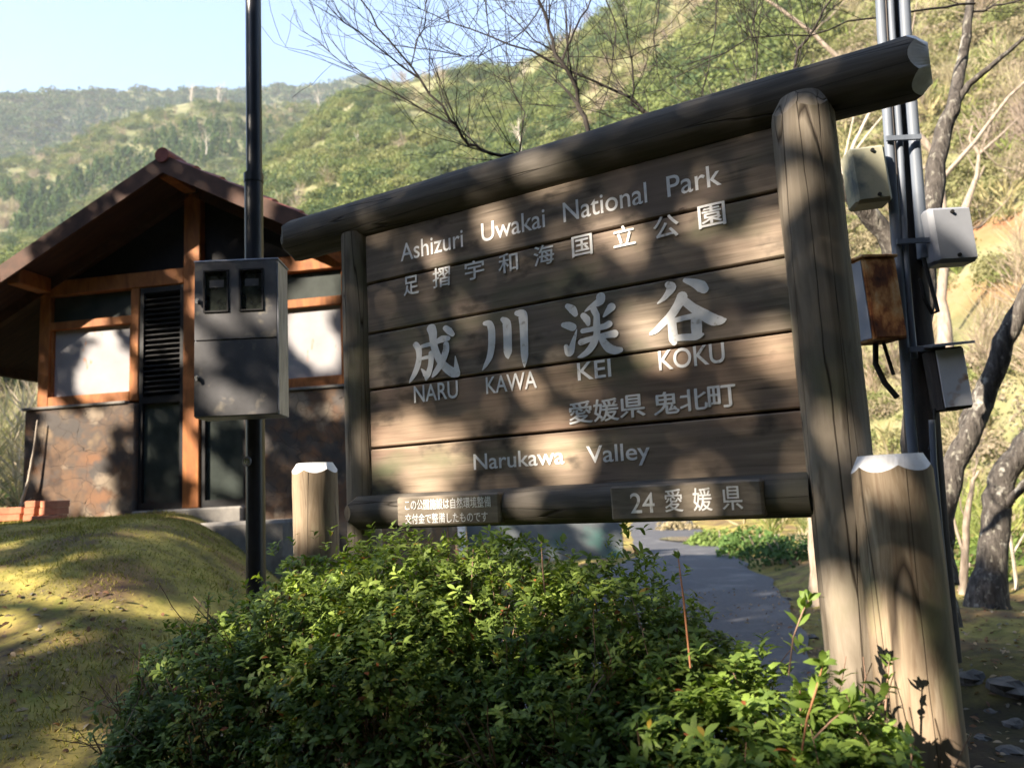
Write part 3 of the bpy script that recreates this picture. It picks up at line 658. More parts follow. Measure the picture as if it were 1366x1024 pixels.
# ------------------------------------------------------------------ the sign
S0 = np.array([-.57, 3.187, 0.0]); SE = np.array([.8635, -.5044, 0.0]); SN = np.array([-.5044, -.8635, 0.0])   # SN faces the viewer
SRZ = atan2(SE[1], SE[0])
def Su(x, y, dy=0.0):
    P = onplane(x, y, S0 - SN * dy, SN); q = P - S0; return float(q @ SE), float(P[2])
sign = empty('wooden_sign', tuple(S0), SRZ)
tag(sign, 'big weathered wooden signboard with white lettering, hung between two log posts under a top log', 'sign')
def logmesh(u0, u1, c, r, axis='x', ends=(True, True), seed=0, n=48, seg=40, cham=.035, flare=0.0):
    """slightly irregular log; the last ring is a cut, faceted end"""
    mb = MB(); ring = []; L = u1 - u0
    def cut(th, t_end):   # depth of the chamfer at angle th: six flat saw cuts
        k = round(th / (pi / 3)) * (pi / 3); return cham * (3.2 * (cos(th - k) - .866) + .45)
    V = []; nr = seg + 1
    for i in range(nr):
        t = i / seg
        for k in range(n):
            th = 2 * pi * k / n
            s = u0 + L * t
            if ends[0] and i == 0: s += cut(th, 0)
            if ends[1] and i == seg: s -= cut(th, 1)
            if i == 1: s = u0 + max(.06, L / seg)
            if i == seg - 1: s = u1 - max(.06, L / seg)
            rr = r * (1 + .035 * mnoise.noise(Vector((s * 3 + seed, cos(th), sin(th)))) + .02 * mnoise.noise(Vector((s * 9, cos(th) * 3, sin(th) * 3 + seed)))) + flare * (1 - t)
            a, b = rr * cos(th), rr * sin(th)
            V.append((s, c[0] + a, c[1] + b) if axis == 'x' else (c[0] + a, c[1] + b, s))
    Fc = []
    for i in range(nr - 1):
        for k in range(n):
            k2 = (k + 1) % n; q = (i * n + k, i * n + k2, (i + 1) * n + k2, (i + 1) * n + k)
            Fc.append(q if axis == 'z' else q)
    mb.add(V, Fc, smooth=True)
    return mb, V, n, nr
def endcap(V, n, row, s_end, c, axis, inner=.72, lip=.0):
    mb = MB(); R = V[row * n:(row + 1) * n]; In = []
    for p in R:
        if axis == 'x': In.append((s_end, c[0] + (p[1] - c[0]) * inner, c[1] + (p[2] - c[1]) * inner))
        else: In.append((c[0] + (p[0] - c[0]) * inner, c[1] + (p[1] - c[1]) * inner, s_end))
    mb.add(list(R) + In, [(k, (k + 1) % n, n + (k + 1) % n, n + k) for k in range(n)]); mb.add(In, [tuple(range(n))])
    return mb
# top log
mb, V, n, nr = logmesh(-.50, 2.10, (.045, 2.682), .093, ends=(True, True), seed=1, cham=.055)
lg = mb.build('top_log', M['log_x'], sign)
ec = endcap(V, n, nr - 1, 2.105, (.045, 2.682), 'x', .62); ec.build('white_end', M['white_end'], lg)
ec = endcap(V, n, 0, -.505, (.045, 2.682), 'x', .62); ec.build('cut_end', M['log_x'], lg)
# posts
mb, V, n, nr = logmesh(-.3, 2.62, (Su(475, 500)[0], .03), .069, 'z', (False, False), 2)
mb.build('post', M['log'], sign)
pu = Su(1108, 500)[0]
mb, V, n, nr = logmesh(-.3, 2.63, (pu, -.012), .092, 'z', (False, True), 3, seg=60, cham=.05)
po = mb.build('post', M['log'], sign)
endcap(V, n, nr - 1, 2.655, (pu, -.012), 'z', .7).build('cut_end', M['log'], po)
# planks
seams = [2.60, 2.387, 2.175, 1.942, 1.703, 1.50]
mb = MB(); mb.box(-.02, 1.70, .044, .052, 1.50, 2.60); mb.build('backing', M['dkwood'], sign)
mb = MB(); tints = [(.85, .84, .84), (1.0, .97, .95), (.92, .93, .92), (1.12, 1.02, .94), (1.02, .98, .92)]
for i in range(5):
    mb.box(-.02, 1.70, .0 + .0015 * (i % 2), .038, seams[i + 1] + .004, seams[i] - .005, .0045, tints[i])
board = mb.build('board', M['board'], sign)
# lower rail
mb, V, n, nr = logmesh(-.10, 1.67, (-.022, 1.449), .066, ends=(True, False), seed=5, cham=.05)
rl = mb.build('lower_rail', M['log_x'], sign)
endcap(V, n, 0, -.112, (-.022, 1.449), 'x', .6).build('cut_end', M['stub'], rl)

def text_mesh(s, off=0.0):
    cu = bpy.data.curves.new('t', 'FONT'); cu.body = s; cu.size = 1; cu.offset = off; cu.resolution_u = 5
    o = bpy.data.objects.new('t', cu); COL.objects.link(o)
    dg = bpy.context.evaluated_depsgraph_get(); dg.update()
    me = bpy.data.meshes.new_from_object(o.evaluated_get(dg))
    V = np.array([v.co[:] for v in me.vertices]); Fc = [tuple(p.vertices) for p in me.polygons]
    bpy.data.objects.remove(o); bpy.data.curves.remove(cu); bpy.data.meshes.remove(me)
    return V, Fc
def overstrike(mb, V, Fc, d=.0011):
    for k, (a, b) in enumerate(((0, 0), (d, d * .5), (-d, -d * .5), (.0, d))):
        mb.add([(v[0] + a, v[1] - .00035 * k, v[2] + b) for v in V], Fc)
def put_text(mb, s, box, dy, off=0.012, flat=None):
    """box = two photo corners (x0,y0,x1,y1) and the same on the right side for slanted rows: bottom-left, top-right"""
    V, Fc = text_mesh(s, 0)
    (xl, yb), (xr, yt) = box
    u0, z0 = Su(xl, yb, dy); u1, z1 = Su(xr, yt, dy)
    if flat: z0, z1 = flat
    a = V.min(0); b = V.max(0); W = max(b[0] - a[0], 1e-6); H = max(b[1] - a[1], 1e-6)
    overstrike(mb, [(u0 + (v[0] - a[0]) / W * (u1 - u0), dy, z0 + (v[1] - a[1]) / H * (z1 - z0)) for v in V], Fc, .0008 + off * .05)
T0 = -.0025
def zmid(x, y): return Su(x, y, T0)[1]
# row 1
mb = MB(); zb = zmid(650, 321); zt = zmid(650, 295)
for s, xl, xr, d in (('Ashizuri', 534, 615, 0), ('Uwakai', 643, 725, 0), ('National', 754, 863, 0), ('Park', 896, 964, 0)):
    V, Fc = text_mesh(s, .006); u0 = Su(xl, 330, T0)[0]; u1 = Su(xr, 260, T0)[0]
    a = V.min(0); b = V.max(0)
    # cap height fixes the vertical scale (0 = baseline)
    mb.add([(u0 + (v[0] - a[0]) / (b[0] - a[0]) * (u1 - u0), T0, zb + v[1] / .73 * (zt - zb)) for v in V], Fc); mb.build('word', M['paint'], board); mb = MB()
# row 2
mb = MB()
for ch, x0, x1, y0, y1 in (('足', 539, 558, 366, 395), ('摺', 578, 600, 354, 385), ('宇', 621, 645, 345, 375), ('和', 666, 690, 335, 366), ('海', 713, 738, 324, 356),
                           ('国', 764, 789, 311, 344), ('立', 819, 846, 298, 331), ('公', 873, 904, 284, 321), ('園', 933, 966, 268, 306)):
    mb = MB(); put_text(mb, ch, ((x0, y1), (x1, y0)), T0, .008); mb.build('character', M['paint'], board)
# row 3: brush-written characters, stroke by stroke
def strokes(mb, org, sc, lst, dy):
    mb = MB()
    for j, st in enumerate(lst):
        P = []
        for zx, zy, hw in st:
            P.append((np.array(Su(org[0] + zx / sc, org[1] + zy / sc, dy)), hw * .92))
        px_m = abs(Su(org[0] + 10, org[1], dy)[0] - Su(org[0], org[1], dy)[0]) / 10; pz_m = abs(Su(org[0], org[1] + 10, dy)[1] - Su(org[0], org[1], dy)[1]) / 10
        pts, ws = [], []
        for i in range(len(P) - 1):      # Catmull-Rom smoothing
            p0 = P[max(i - 1, 0)][0]; p1 = P[i][0]; p2 = P[i + 1][0]; p3 = P[min(i + 2, len(P) - 1)][0]
            for k in range(5):
                t = k / 5; pts.append(.5 * ((2 * p1) + (p2 - p0) * t + (2 * p0 - 5 * p1 + 4 * p2 - p3) * t * t + (3 * p1 - p0 - 3 * p2 + p3) * t ** 3))
                ws.append(P[i][1] * (1 - t) + P[i + 1][1] * t)
        pts.append(P[-1][0]); ws.append(P[-1][1])
        yy = dy - .0003 * j
        V = []; n = len(pts)
        for i in range(n):      # discs + connecting ribbons as one outline: left side, right side
            d = pts[min(i + 1, n - 1)] - pts[max(i - 1, 0)]; d = d / max(np.linalg.norm(d), 1e-9)
            nn = np.array([-d[1], d[0]]); w = ws[i] / sc
            off = np.array([nn[0] * w * px_m, nn[1] * w * pz_m]); V += [pts[i] + off, pts[i] - off]
        mb.add([(v[0], yy, v[1]) for v in V], [(2 * i, 2 * i + 1, 2 * i + 3, 2 * i + 2) for i in range(n - 1)])
        for e_, yo in ((0, .00008), (n - 1, .00016)):
            w = ws[e_] / sc; c = pts[e_]
            mb.add([(c[0] + cos(a * pi / 6) * w * px_m, yy - yo, c[1] + sin(a * pi / 6) * w * pz_m) for a in range(12)], [tuple(range(12))])
    mb.build('brush_character', M['paint'], board)
strokes(mb, (535, 420), 10.24, [
    [(200, 405, 42), (240, 470, 45), (245, 580, 38), (230, 680, 42), (190, 790, 38), (140, 880, 25), (115, 925, 8)],
    [(285, 430, 26), (350, 410, 30), (450, 385, 30), (560, 330, 50), (640, 320, 36)],
    [(610, 180, 40), (660, 220, 48), (705, 265, 32)],
    [(415, 185, 66), (435, 250, 60), (440, 350, 50), (460, 450, 50), (500, 560, 50), (560, 660, 52), (640, 740, 60), (720, 790, 66), (765, 805, 48)],
    [(765, 790, 48), (755, 680, 28), (742, 560, 4)],
    [(285, 595, 22), (390, 570, 28)],
    [(410, 520, 32), (415, 600, 38), (405, 700, 38), (380, 790, 42), (355, 840, 40), (345, 890, 12)], [(285, 740, 10), (340, 810, 40)],
    [(620, 400, 38), (620, 480, 45), (580, 600, 48), (530, 700, 45), (470, 790, 38), (430, 850, 10)]], T0)
strokes(mb, (635, 400), 10.24, [
    [(120, 320, 32), (180, 325, 48), (210, 400, 52), (215, 520, 53), (210, 650, 50), (185, 780, 45), (130, 890, 30), (85, 960, 5)],
    [(365, 265, 35), (415, 310, 60), (428, 420, 62), (432, 560, 60), (435, 700, 60), (435, 760, 40), (440, 795, 12)],
    [(560, 180, 38), (630, 195, 66), (650, 300, 62), (655, 450, 55), (660, 600, 55), (665, 750, 52), (665, 840, 35), (662, 920, 4)]], T0)
strokes(mb, (745, 380), 9.75, [
    [(115, 275, 35), (180, 320, 58), (220, 380, 38)], [(65, 520, 35), (130, 530, 55), (185, 550, 55)],
    [(100, 800, 32), (130, 880, 50), (160, 860, 52), (190, 750, 35), (220, 650, 20), (240, 575, 4)],
    [(550, 155, 62), (540, 210, 62), (460, 260, 38), (390, 310, 25), (345, 345, 8)], [(325, 400, 42), (370, 450, 50), (390, 510, 28)],
    [(460, 320, 45), (500, 400, 42)], [(690, 290, 58), (640, 350, 40), (590, 410, 14)],
    [(500, 390, 40), (500, 520, 48), (500, 640, 45), (460, 760, 50), (390, 860, 45), (310, 920, 33), (255, 940, 8)],
    [(320, 600, 35), (420, 580, 33), (500, 560, 38), (600, 540, 42), (660, 510, 48)], [(300, 745, 46), (400, 710, 38), (520, 680, 38), (640, 650, 43), (730, 635, 55)],
    [(545, 660, 30), (590, 740, 48), (660, 820, 60), (740, 850, 56), (808, 845, 38)]], T0)
strokes(mb, (860, 360), 9.308, [
    [(290, 185, 45), (330, 215, 68), (290, 290, 45), (230, 360, 30), (160, 415, 10)], [(500, 130, 30), (620, 165, 58), (700, 205, 78), (735, 235, 62)],
    [(465, 335, 72), (410, 440, 60), (330, 560, 58), (230, 660, 46), (140, 750, 38), (75, 790, 20)],
    [(500, 390, 55), (600, 470, 58), (740, 560, 75), (860, 620, 76), (960, 625, 50), (1005, 612, 14)],
    [(340, 660, 58), (350, 760, 60), (360, 860, 62), (368, 900, 40)], [(370, 630, 35), (480, 600, 36), (600, 575, 38)],
    [(640, 600, 66), (645, 700, 72), (650, 800, 66)], [(400, 845, 42), (520, 835, 46), (640, 830, 45), (722, 800, 20)]], T0)
# row 4
mb = MB()
for s, xl, yb, xr, yt in (('NARU', 552, 536, 611, 508), ('KAWA', 648, 524, 716, 494), ('KEI', 770, 507, 815, 479), ('KOKU', 878, 494, 967, 456)):
    ym = (yb + yt) / 2; V, Fc = text_mesh(s, .010); u0 = Su(xl, ym, T0)[0]; u1 = Su(xr, ym, T0)[0]
    zb = Su(590, 533, T0)[1] if s == 'NARU' else Su((xl + xr) / 2, {'KAWA': 521.5, 'KEI': 505, 'KOKU': 489}[s], T0)[1]; a = V.min(0); b = V.max(0)
    H = {'NARU': .068, 'KAWA': .064, 'KEI': .062, 'KOKU': .066}[s]
    mb.add([(u0 + (v[0] - a[0]) / (b[0] - a[0]) * (u1 - u0), T0, zb + (v[1] - a[1]) / (b[1] - a[1]) * H) for v in V], Fc); mb.build('word', M['paint'], board); mb = MB()
# row 5
mb = MB()
for ch, x0, x1, y0, y1 in (('愛', 760, 789, 533, 567), ('媛', 793, 824, 529, 564), ('県', 828, 859, 524, 559), ('鬼', 873, 904, 520, 555), ('北', 908, 942, 516, 550), ('町', 946, 980, 511, 546)):
    mb = MB(); put_text(mb, ch, ((x0, y1 - 1), (x1, y0 + 1)), T0, .014); mb.build('character', M['paint'], board)
# row 6
mb = MB()
for s, xl, xr, yb, H in (('Narukawa', 632, 753, 622, .060), ('Valley', 783, 868, 614.5, .060)):
    xm = (xl + xr) / 2; V, Fc = text_mesh(s, .010); u0 = Su(xl, yb, T0)[0]; u1 = Su(xr, yb, T0)[0]; zb = Su(xm, yb, T0)[1]; a = V.min(0); b = V.max(0)
    mb.add([(u0 + (v[0] - a[0]) / (b[0] - a[0]) * (u1 - u0), T0, zb + v[1] / .73 * H) for v in V], Fc); mb.build('word', M['paint'], board); mb = MB()
# plaques on the lower rail
PD = -.104
def plaque(xl, xr, lab):
    u0 = Su(xl, 680, PD)[0]; u1 = Su(xr, 665, PD)[0]
    mb = MB(); mb.box(u0, u1, PD, -.05, 1.392, 1.502, .007)
    return mb.build('plaque', M['plaque'], sign)
p1 = plaque(529, 665, ''); p1['label'] = 'sunlit wooden plaque with two lines of small white writing'
p2 = plaque(815, 1018, ''); p2['label'] = 'wooden plaque reading 24 and three characters'
mb = MB()
def line(mb, s, xl, xr, z0, z1, off):
    u0 = Su(xl, 680, PD)[0]; u1 = Su(xr, 670, PD)[0]; V, Fc = text_mesh(s, 0); a = V.min(0); b = V.max(0)
    overstrike(mb, [(u0 + (v[0] - a[0]) / (b[0] - a[0]) * (u1 - u0), PD - .0015, z0 + (v[1] - a[1]) / (b[1] - a[1]) * (z1 - z0)) for v in V], Fc, .0008 if off > .013 else .0004)
line(mb, 'この公園施設は自然環境整備', 541, 655, 1.452, 1.490, .012); mb.build('lettering', M['paint'], p1); mb = MB(); line(mb, '交付金で整備したものです', 541, 650, 1.402, 1.438, .012); mb.build('lettering', M['paint'], p1)
mb = MB()
for s, xl, xr in (('24', 842, 873), ('愛', 888, 911), ('媛', 926, 950), ('県', 965, 991)): line(mb, s, xl, xr, 1.415, 1.484 if s != '24' else 1.477, .014); mb.build('character', M['paint'], p2); mb = MB()

# short logs with white-painted tops beside the sign's legs
def stub(name, px, py, dl, r, zt, label, seed):
    dy = dl; u = Su(px, py, dy)[0]; P = S0 + SE * u - SN * dy
    mb, V, n, nr = logmesh(-.4, zt - .012, (0, 0), r, 'z', (False, True), seed, seg=40, cham=.038)
    e = empty(name, (float(P[0]), float(P[1]), 0), SRZ + .26); tag(e, label, 'post', 'short log posts beside the sign')
    mb.build('trunk', M['stub'], e)
    endcap(V, n, nr - 1, zt, (0, 0), 'z', .80).build('white_top', M['white_end'], e)
stub('log_post', 1209, 800, -.12, .101, 1.548, 'stout log post with white-painted top, standing right of the sign close to the viewer', 11)
stub('log_post', 421, 662, .03, .095, 1.665, 'smaller-looking log post with white-painted top, behind the sign left leg', 12)

# ------------------------------------------------------------------ black pole with meter cabinet
pc = at(340.5, 600, 4.36); pp = empty('steel_pole', (float(pc[0]), float(pc[1]), .0))
tag(pp, 'tall black steel pole behind the grey meter cabinet, crossing the hut roof', 'pole')
def local(P, o): return np.array(P) - o
zc = float(at(341, 235, 4.36)[2])
mb = MB(); mb.tube([(0, 0, .3), (0, 0, 2), (0, 0, zc)], .052, n=20); mb.build('lower_tube', M['pole'], pp)
mb = MB(); mb.tube([(.004, 0, zc - .02), (.004, 0, 6.8)], .045, n=20); mb.build('upper_tube', M['pole'], pp)
mb = MB(); mb.tube([(0, 0, zc - .04), (0, 0, zc + .012)], .056, n=20); mb.build('collar', M['pole'], pp)
dz = float(at(333, 615, 4.3)[2]); mb = MB(); mb.tube([(-.028, -.045, dz), (-.031, -.053, dz)], .028, n=18, smooth=False)
mb.build('tag_plate', M['boxside'], pp)
mb = MB(); mb.tube([(-.0305, -.052, dz - .0), (-.0315, -.0555, dz)], .018, n=14, smooth=False); mb.build('tag_plate', M['chrome'], pp)
BY = 4.1; bl = at(260, 450, BY); br = at(371, 450, BY); bt = float(at(315, 349, BY)[2]); bb = float(at(315, 555, BY)[2])
bw = float(br[0] - bl[0]); bx = empty('meter_cabinet', (float(bl[0] + br[0]) / 2, BY, bb), radians(1.5))
tag(bx, 'tarnished grey steel meter cabinet with two small windows, mounted on the black pole', 'meter box')
h = bt - bb; hw = bw / 2; zsm = float(at(315, 453, BY)[2]) - bb
mb = MB(); mb.box(-hw, hw, .006, .20, 0, h, .004); mb.box(-hw - .004, hw + .006, -.006, .205, h, h + .012, .003); mb.build('casing', M['boxside'], bx)
def zz(y): return float(at(315, y, BY)[2]) - bb
def xx(x): return float(at(x, 400, BY)[0] - (bl[0] + br[0]) / 2)
# the upper door has two real openings, so it is built from strips
wx = [(xx(275), xx(304)), (xx(322), xx(350))]; wz = (zz(414), zz(362))
mb = MB(); d0, d1 = -.012, .006
mb.box(-hw + .004, hw - .006, d0, d1, wz[1], h - .004, 0); mb.box(-hw + .004, hw - .006, d0, d1, zsm + .004, wz[0], 0)
mb.box(-hw + .004, wx[0][0], d0, d1, wz[0], wz[1]); mb.box(wx[0][1], wx[1][0], d0, d1, wz[0], wz[1]); mb.box(wx[1][1], hw - .006, d0, d1, wz[0], wz[1])
ud = mb.build('upper_door', M['boxmetal'], bx)
for a, b in wx:
    mb = MB(); mb.box(a, b, -.002, .004, wz[0], wz[1]); g = mb.build('window', M['meterglass'], bx)
    mb = MB(); t = .008
    mb.box(a - t, b + t, -.020, -.012, wz[1], wz[1] + t); mb.box(a - t, b + t, -.020, -.012, wz[0] - t, wz[0]); mb.box(a - t, a, -.020, -.012, wz[0], wz[1]); mb.box(b, b + t, -.020, -.012, wz[0], wz[1])
    mb.build('window_frame', M['black'], g)
    mb = MB(); xm = (a + b) / 2; mb.box(a + .02, b - .02, -.0045, -.002, wz[0] + .13, wz[0] + .17); mb.build('dial', M['boxmetal'], g)
mb = MB(); mb.box(-hw + .004, hw - .006, d0, d1, .006, zsm - .004, 0); mb.build('lower_door', M['boxmetal'], bx)
for zy in (400, 502):
    mb = MB(); mb.tube([(-hw + .022, -.012, zz(zy)), (-hw + .022, -.030, zz(zy))], [.014, .011], n=12); mb.box(-hw + .016, -hw + .028, -.034, -.029, zz(zy) - .018, zz(zy) + .004); mb.build('latch', M['chrome'], bx)
mb = MB(); mb.box(hw - .004, hw + .004, -.010, .008, .02, h - .02); mb.build('hinge_strip', M['boxside'], bx)
mb = MB(); mb.box(-.07, .07, .205, .262, h * .3, h * .3 + .04); mb.build('bracket', M['pole'], bx); mb = MB(); mb.box(-.07, .07, .205, .262, h * .8, h * .8 + .04); mb.build('bracket', M['pole'], bx)

# ------------------------------------------------------------------ hut
HO = (-3.188, 7.8, 0.0); hut = empty('rest_hut', HO, atan2(-.16505, .98629))
tag(hut, 'small gabled hut with red tiled roof, orange timber frame and stone-clad lower walls', 'hut')
def part(name, mt, fn, parent=None):
    mb = MB(); fn(mb); return mb.build(name, M[mt], parent or hut)
D = 3.2
part('stone_wall', 'stone', lambda m: m.box(-1.83, -.575, -.10, D, .9, 2.57, .015))
part('stone_wall', 'stone', lambda m: m.box(.60, 1.83, -.10, D, .6, 2.57, .015))
part('plinth', 'concrete', lambda m: (m.box(-.575, .60, -.16, D, .6, 1.50, .02), m.box(-.45, 1.2, -.48, -.16, .5, 1.36, .03)))
part('stone_coping', 'concrete', lambda m: m.box(-1.85, -.672, -.12, .10, 2.571, 2.60, .006))
part('stone_coping', 'concrete', lambda m: m.box(.70, 1.85, -.12, .10, 2.571, 2.60, .006))
for x0, x1, z0, z1 in ((-1.725, -1.60, 2.60, 3.76), (1.60, 1.725, 2.60, 3.76), (-.672, -.578, 2.60, 3.76), (.605, .70, 2.60, 3.76)):
    part('post', 'timber', lambda m: m.box(x0, x1, -.06, .06, z0, z1, .006))
part('center_post', 'timber', lambda m: m.box(-.075, .105, -.075, .075, 1.50, 4.70, .008))
part('tie_beam', 'timber', lambda m: (m.box(-1.85, -.075, -.068, .068, 3.762, 3.925, .008), m.box(.105, 1.85, -.068, .068, 3.762, 3.925, .008)))
for sx in (-1, 1):
    a, b = (-1.60, -.672) if sx < 0 else (.70, 1.60)
    fr = part('window', 'frosted', lambda m: m.box(a, b, .0, .012, 2.70, 3.40))
    part('sill', 'timber', lambda m: m.box(a, b, -.062, .05, 2.602, 2.70, .005), fr)
    part('frame', 'timber', lambda m: m.box(a, b, -.055, .05, 3.40, 3.485, .005), fr)
    part('frame', 'timber', lambda m: m.box(a, a + .025, -.03, .04, 2.70, 3.40), fr)
    part('frame', 'timber', lambda m: m.box(b - .025, b, -.03, .04, 2.70, 3.40), fr)
    part('transom', 'glassdoor', lambda m: m.box(a, b, .0, .012, 3.487, 3.76))
    a, b = (-.570, -.083) if sx < 0 else (.113, .598)
    d = part('door', 'black', lambda m: (m.box(a, a + .04, -.05, .02, 1.50, 3.755), m.box(b - .04, b, -.05, .02, 1.50, 3.755), m.box(a + .04, b - .04, -.05, .02, 3.70, 3.755), m.box(a + .04, b - .04, -.05, .02, 1.50, 1.57), m.box(a + .04, b - .04, -.05, .02, 2.56, 2.63)))
    def louv(m):
        for k in range(20):
            z = 2.65 + k * .053
            m.obox(((a + b) / 2, -.012, z + .02), ((b - a) / 2 - .041, 0, 0), (0, .022, -.012), (0, .0018, .0035))
        m.box(a + .04, b - .04, .012, .018, 2.63, 3.70)
    part('louvre', 'black', louv, d)
    part('glass', 'glassdoor', lambda m: m.box(a + .04, b - .04, -.012, -.004, 1.57, 2.56), d)
part('gable_infill', 'void', lambda m: m.add([(-1.75, .02, 3.925), (1.75, .02, 3.925), (0, .02, 4.80), (-1.75, .06, 3.925), (1.75, .06, 3.925), (0, .06, 4.80)], [(0, 1, 2), (3, 5, 4), (0, 3, 4, 1), (1, 4, 5, 2), (2, 5, 3, 0)]))
part('side_wall', 'dkwood', lambda m: (m.box(-1.70, -1.62, .07, D - .05, 2.57, 3.95), m.box(1.62, 1.70, .07, D - .05, 2.57, 3.95), m.box(-1.62, 1.62, D - .13, D - .05, 2.57, 3.95)))
SL = .53; RZ = 4.86; EX = 2.95; FY = -.52; BYY = D + .45
def slab(m, sx, z_off, th, x0, x1, y0, y1):
    V = []
    for y in (y0, y1):
        for x, zz_ in ((x0, 0), (x1, 0), (x1, -th), (x0, -th)): V.append((sx * x, y, RZ + z_off - SL * x + zz_))
    m.add(V, [(0, 1, 2, 3), (7, 6, 5, 4), (0, 4, 5, 1), (1, 5, 6, 2), (2, 6, 7, 3), (3, 7, 4, 0)])
rf = part('roof', 'soffit', lambda m: (slab(m, -1, 0, .05, 0, EX, FY, BYY), slab(m, 1, 0, .05, 0, EX, FY, BYY)))
for sx in (-1, 1):
    part('barge_board', 'dkwood', lambda m: slab(m, sx, .055, .185, 0, EX + .02, FY - .035, FY - .002), rf)
    part('rafter', 'dkwood', lambda m: slab(m, sx, -.052, .13, 0.02, EX - .1, -.075, .0), rf)
    part('fascia', 'dkwood', lambda m: slab(m, sx, .0, .14, EX + .002, EX + .03, FY - .03, BYY), rf)
def tiles(m):
    for sx in (-1, 1):
        nrow = 11; du = EX / nrow * 1.01
        for i in range(nrow):
            ncol = 20; dy_ = (BYY - FY + .06) / ncol
            for k in range(ncol):
                y0 = FY + .01 + k * dy_; x0 = i * du; x1 = x0 + du * 1.08
                V = []
                for xq, lift in ((x0, .035), (x1, .062)):
                    for j in range(7):
                        yq = y0 + dy_ * j / 6; V.append((sx * xq, yq, RZ + lift - SL * xq + .045 * math.sin(pi * j / 6) + .003))
                m.add(V, [(j, j + 1, j + 8, j + 7) for j in range(6)], smooth=True)
                m.add([V[7 + j] for j in range(7)] + [(V[7 + j][0], V[7 + j][1], V[7 + j][2] - .03) for j in range(7)], [(j, j + 1, j + 8, j + 7) for j in range(6)])
                if k == 0 or k == ncol - 1:
                    yy_ = y0 if k == 0 else y0 + dy_
                    m.add([(sx * x0, yy_, RZ + .0 - SL * x0), (sx * x1, yy_, RZ - SL * x1), (sx * x1, yy_, RZ + .07 - SL * x1), (sx * x0, yy_, RZ + .043 - SL * x0)], [(0, 1, 2, 3)])
part('tiles', 'tile', tiles, rf)
part('ridge_tiles', 'tile', lambda m: [m.tube([(0, y, RZ + .045), (0, y + .29, RZ + .045)], [.075, .085], n=12) for y in np.arange(FY - .05, BYY - .2, .28)], rf)
part('ridge_beam', 'timber', lambda m: m.box(-.065, .065, FY + .02, -.08, 4.70, 4.84, .006), rf)
for sx in (-1, 1):
    part('wall_plate', 'timber', lambda m: m.box(sx * 1.66 - .075, sx * 1.66 + .075, FY + .03, -.07, 3.80, 3.955, .008), rf)

# loose bricks by the hut's left corner
k = 0; pr = MB(); pr.box(-.105, .105, -.05, .05, 0, .06, .004)
bk = []
for (px_, row, yw, rz, lab) in ((-18, 0, 7.25, .1, ''), (14, 0, 7.25, .1, ''), (-18, 1, 7.25, .1, ''), (16, 1, 7.25, .1, ''), (48, 0, 7.2, 1.5, ''), (49, 1, 7.2, 1.5, ''), (50, 2, 7.2, 1.5, ''),
                                (70, 0, 7.1, .9, ''), (72, 1, 7.1, .95, ''), (73, 2, 7.1, .9, ''), (62, 0, 7.0, .3, '')):
    P = at(px_, 690, yw); z0 = gh(P[0], P[1]) + .0 + row * .061
    if not bk: o = pr.build('brick', M['brick'], None); first = o
    else: o = first.copy(); COL.objects.link(o)
    o.location = (float(P[0]), float(P[1]), z0 + .005); o.rotation_euler = (0, 0, rz); bk.append(o)
labs = ['bottom brick of the low row at the left edge, outer one', 'bottom brick of the low row at the left edge, inner one', 'top brick of the low row at the left edge, outer one', 'top brick of the low row at the left edge, inner one',
        'lowest brick of the pile between the low row and the corner pile', 'middle brick of the pile next to the low row', 'topmost brick of the pile next to the low row',
        'lowest brick of the pile nearest the hut corner', 'middle brick of the pile nearest the hut corner', 'topmost brick of the pile nearest the hut corner', 'single orange brick lying in front of the two piles']
for o, l in zip(bk, labs): tag(o, l, 'brick', 'loose orange bricks beside the hut corner')
# pale dead sapling by the bricks
traced_tree('dry_stalk', tuple(np.append(at(26, 690, 7.9)[:2], 1.3)), [[(24, 690, 7.9, .018), (30, 665, 7.9, .016), (38, 640, 7.9, .013), (44, 605, 7.9, .01), (50, 560, 7.9, .006)], [(26, 676, 7.9, .010), (42, 664, 7.9, .005)]],
            'pale dry stalk standing left of the hut corner behind the bricks', M['palebark'], seed=15)

# ------------------------------------------------------------------ concrete parapet behind the bush
def wallseg(name, pxa, pxb, Y, zt, zb, th, mt, label):
    a = at(pxa, 730, Y); b = at(pxb, 730, Y); L = float(b[0] - a[0]); mb = MB(); mb.box(0, L, 0, th, 0, zt - zb, .015)
    mb.box(-.0, L, -.03, th + .03, zt - zb + .002, zt - zb + .06, .01)
    o = mb.build(name, M[mt], None, (float(a[0]), Y, zb)); tag(o, label, 'wall', 'concrete parapet panels beside the path'); return o
wz0 = float(at(700, 705, 17)[2])
wallseg('parapet', 440, 611, 17.0, 1.02, -.1, .25, 'stone', 'brownish left panel of the low wall under the sign, left of the white marker post')
wallseg('parapet', 623, 832, 17.0, 1.02, -.1, .25, 'parapet', 'blue-grey stained right panel of the low wall under the sign')
a = at(617, 730, 16.9); mb = MB(); mb.box(-.08, .08, -.06, .1, -.1, .95, .02); mb.box(-.085, .085, -.065, .105, .95, 1.02, .02)
tag(mb.build('marker_post', M['white_end'], None, (float(a[0]), 16.85, 0)), 'white marker post between the two panels of the low wall', 'post')

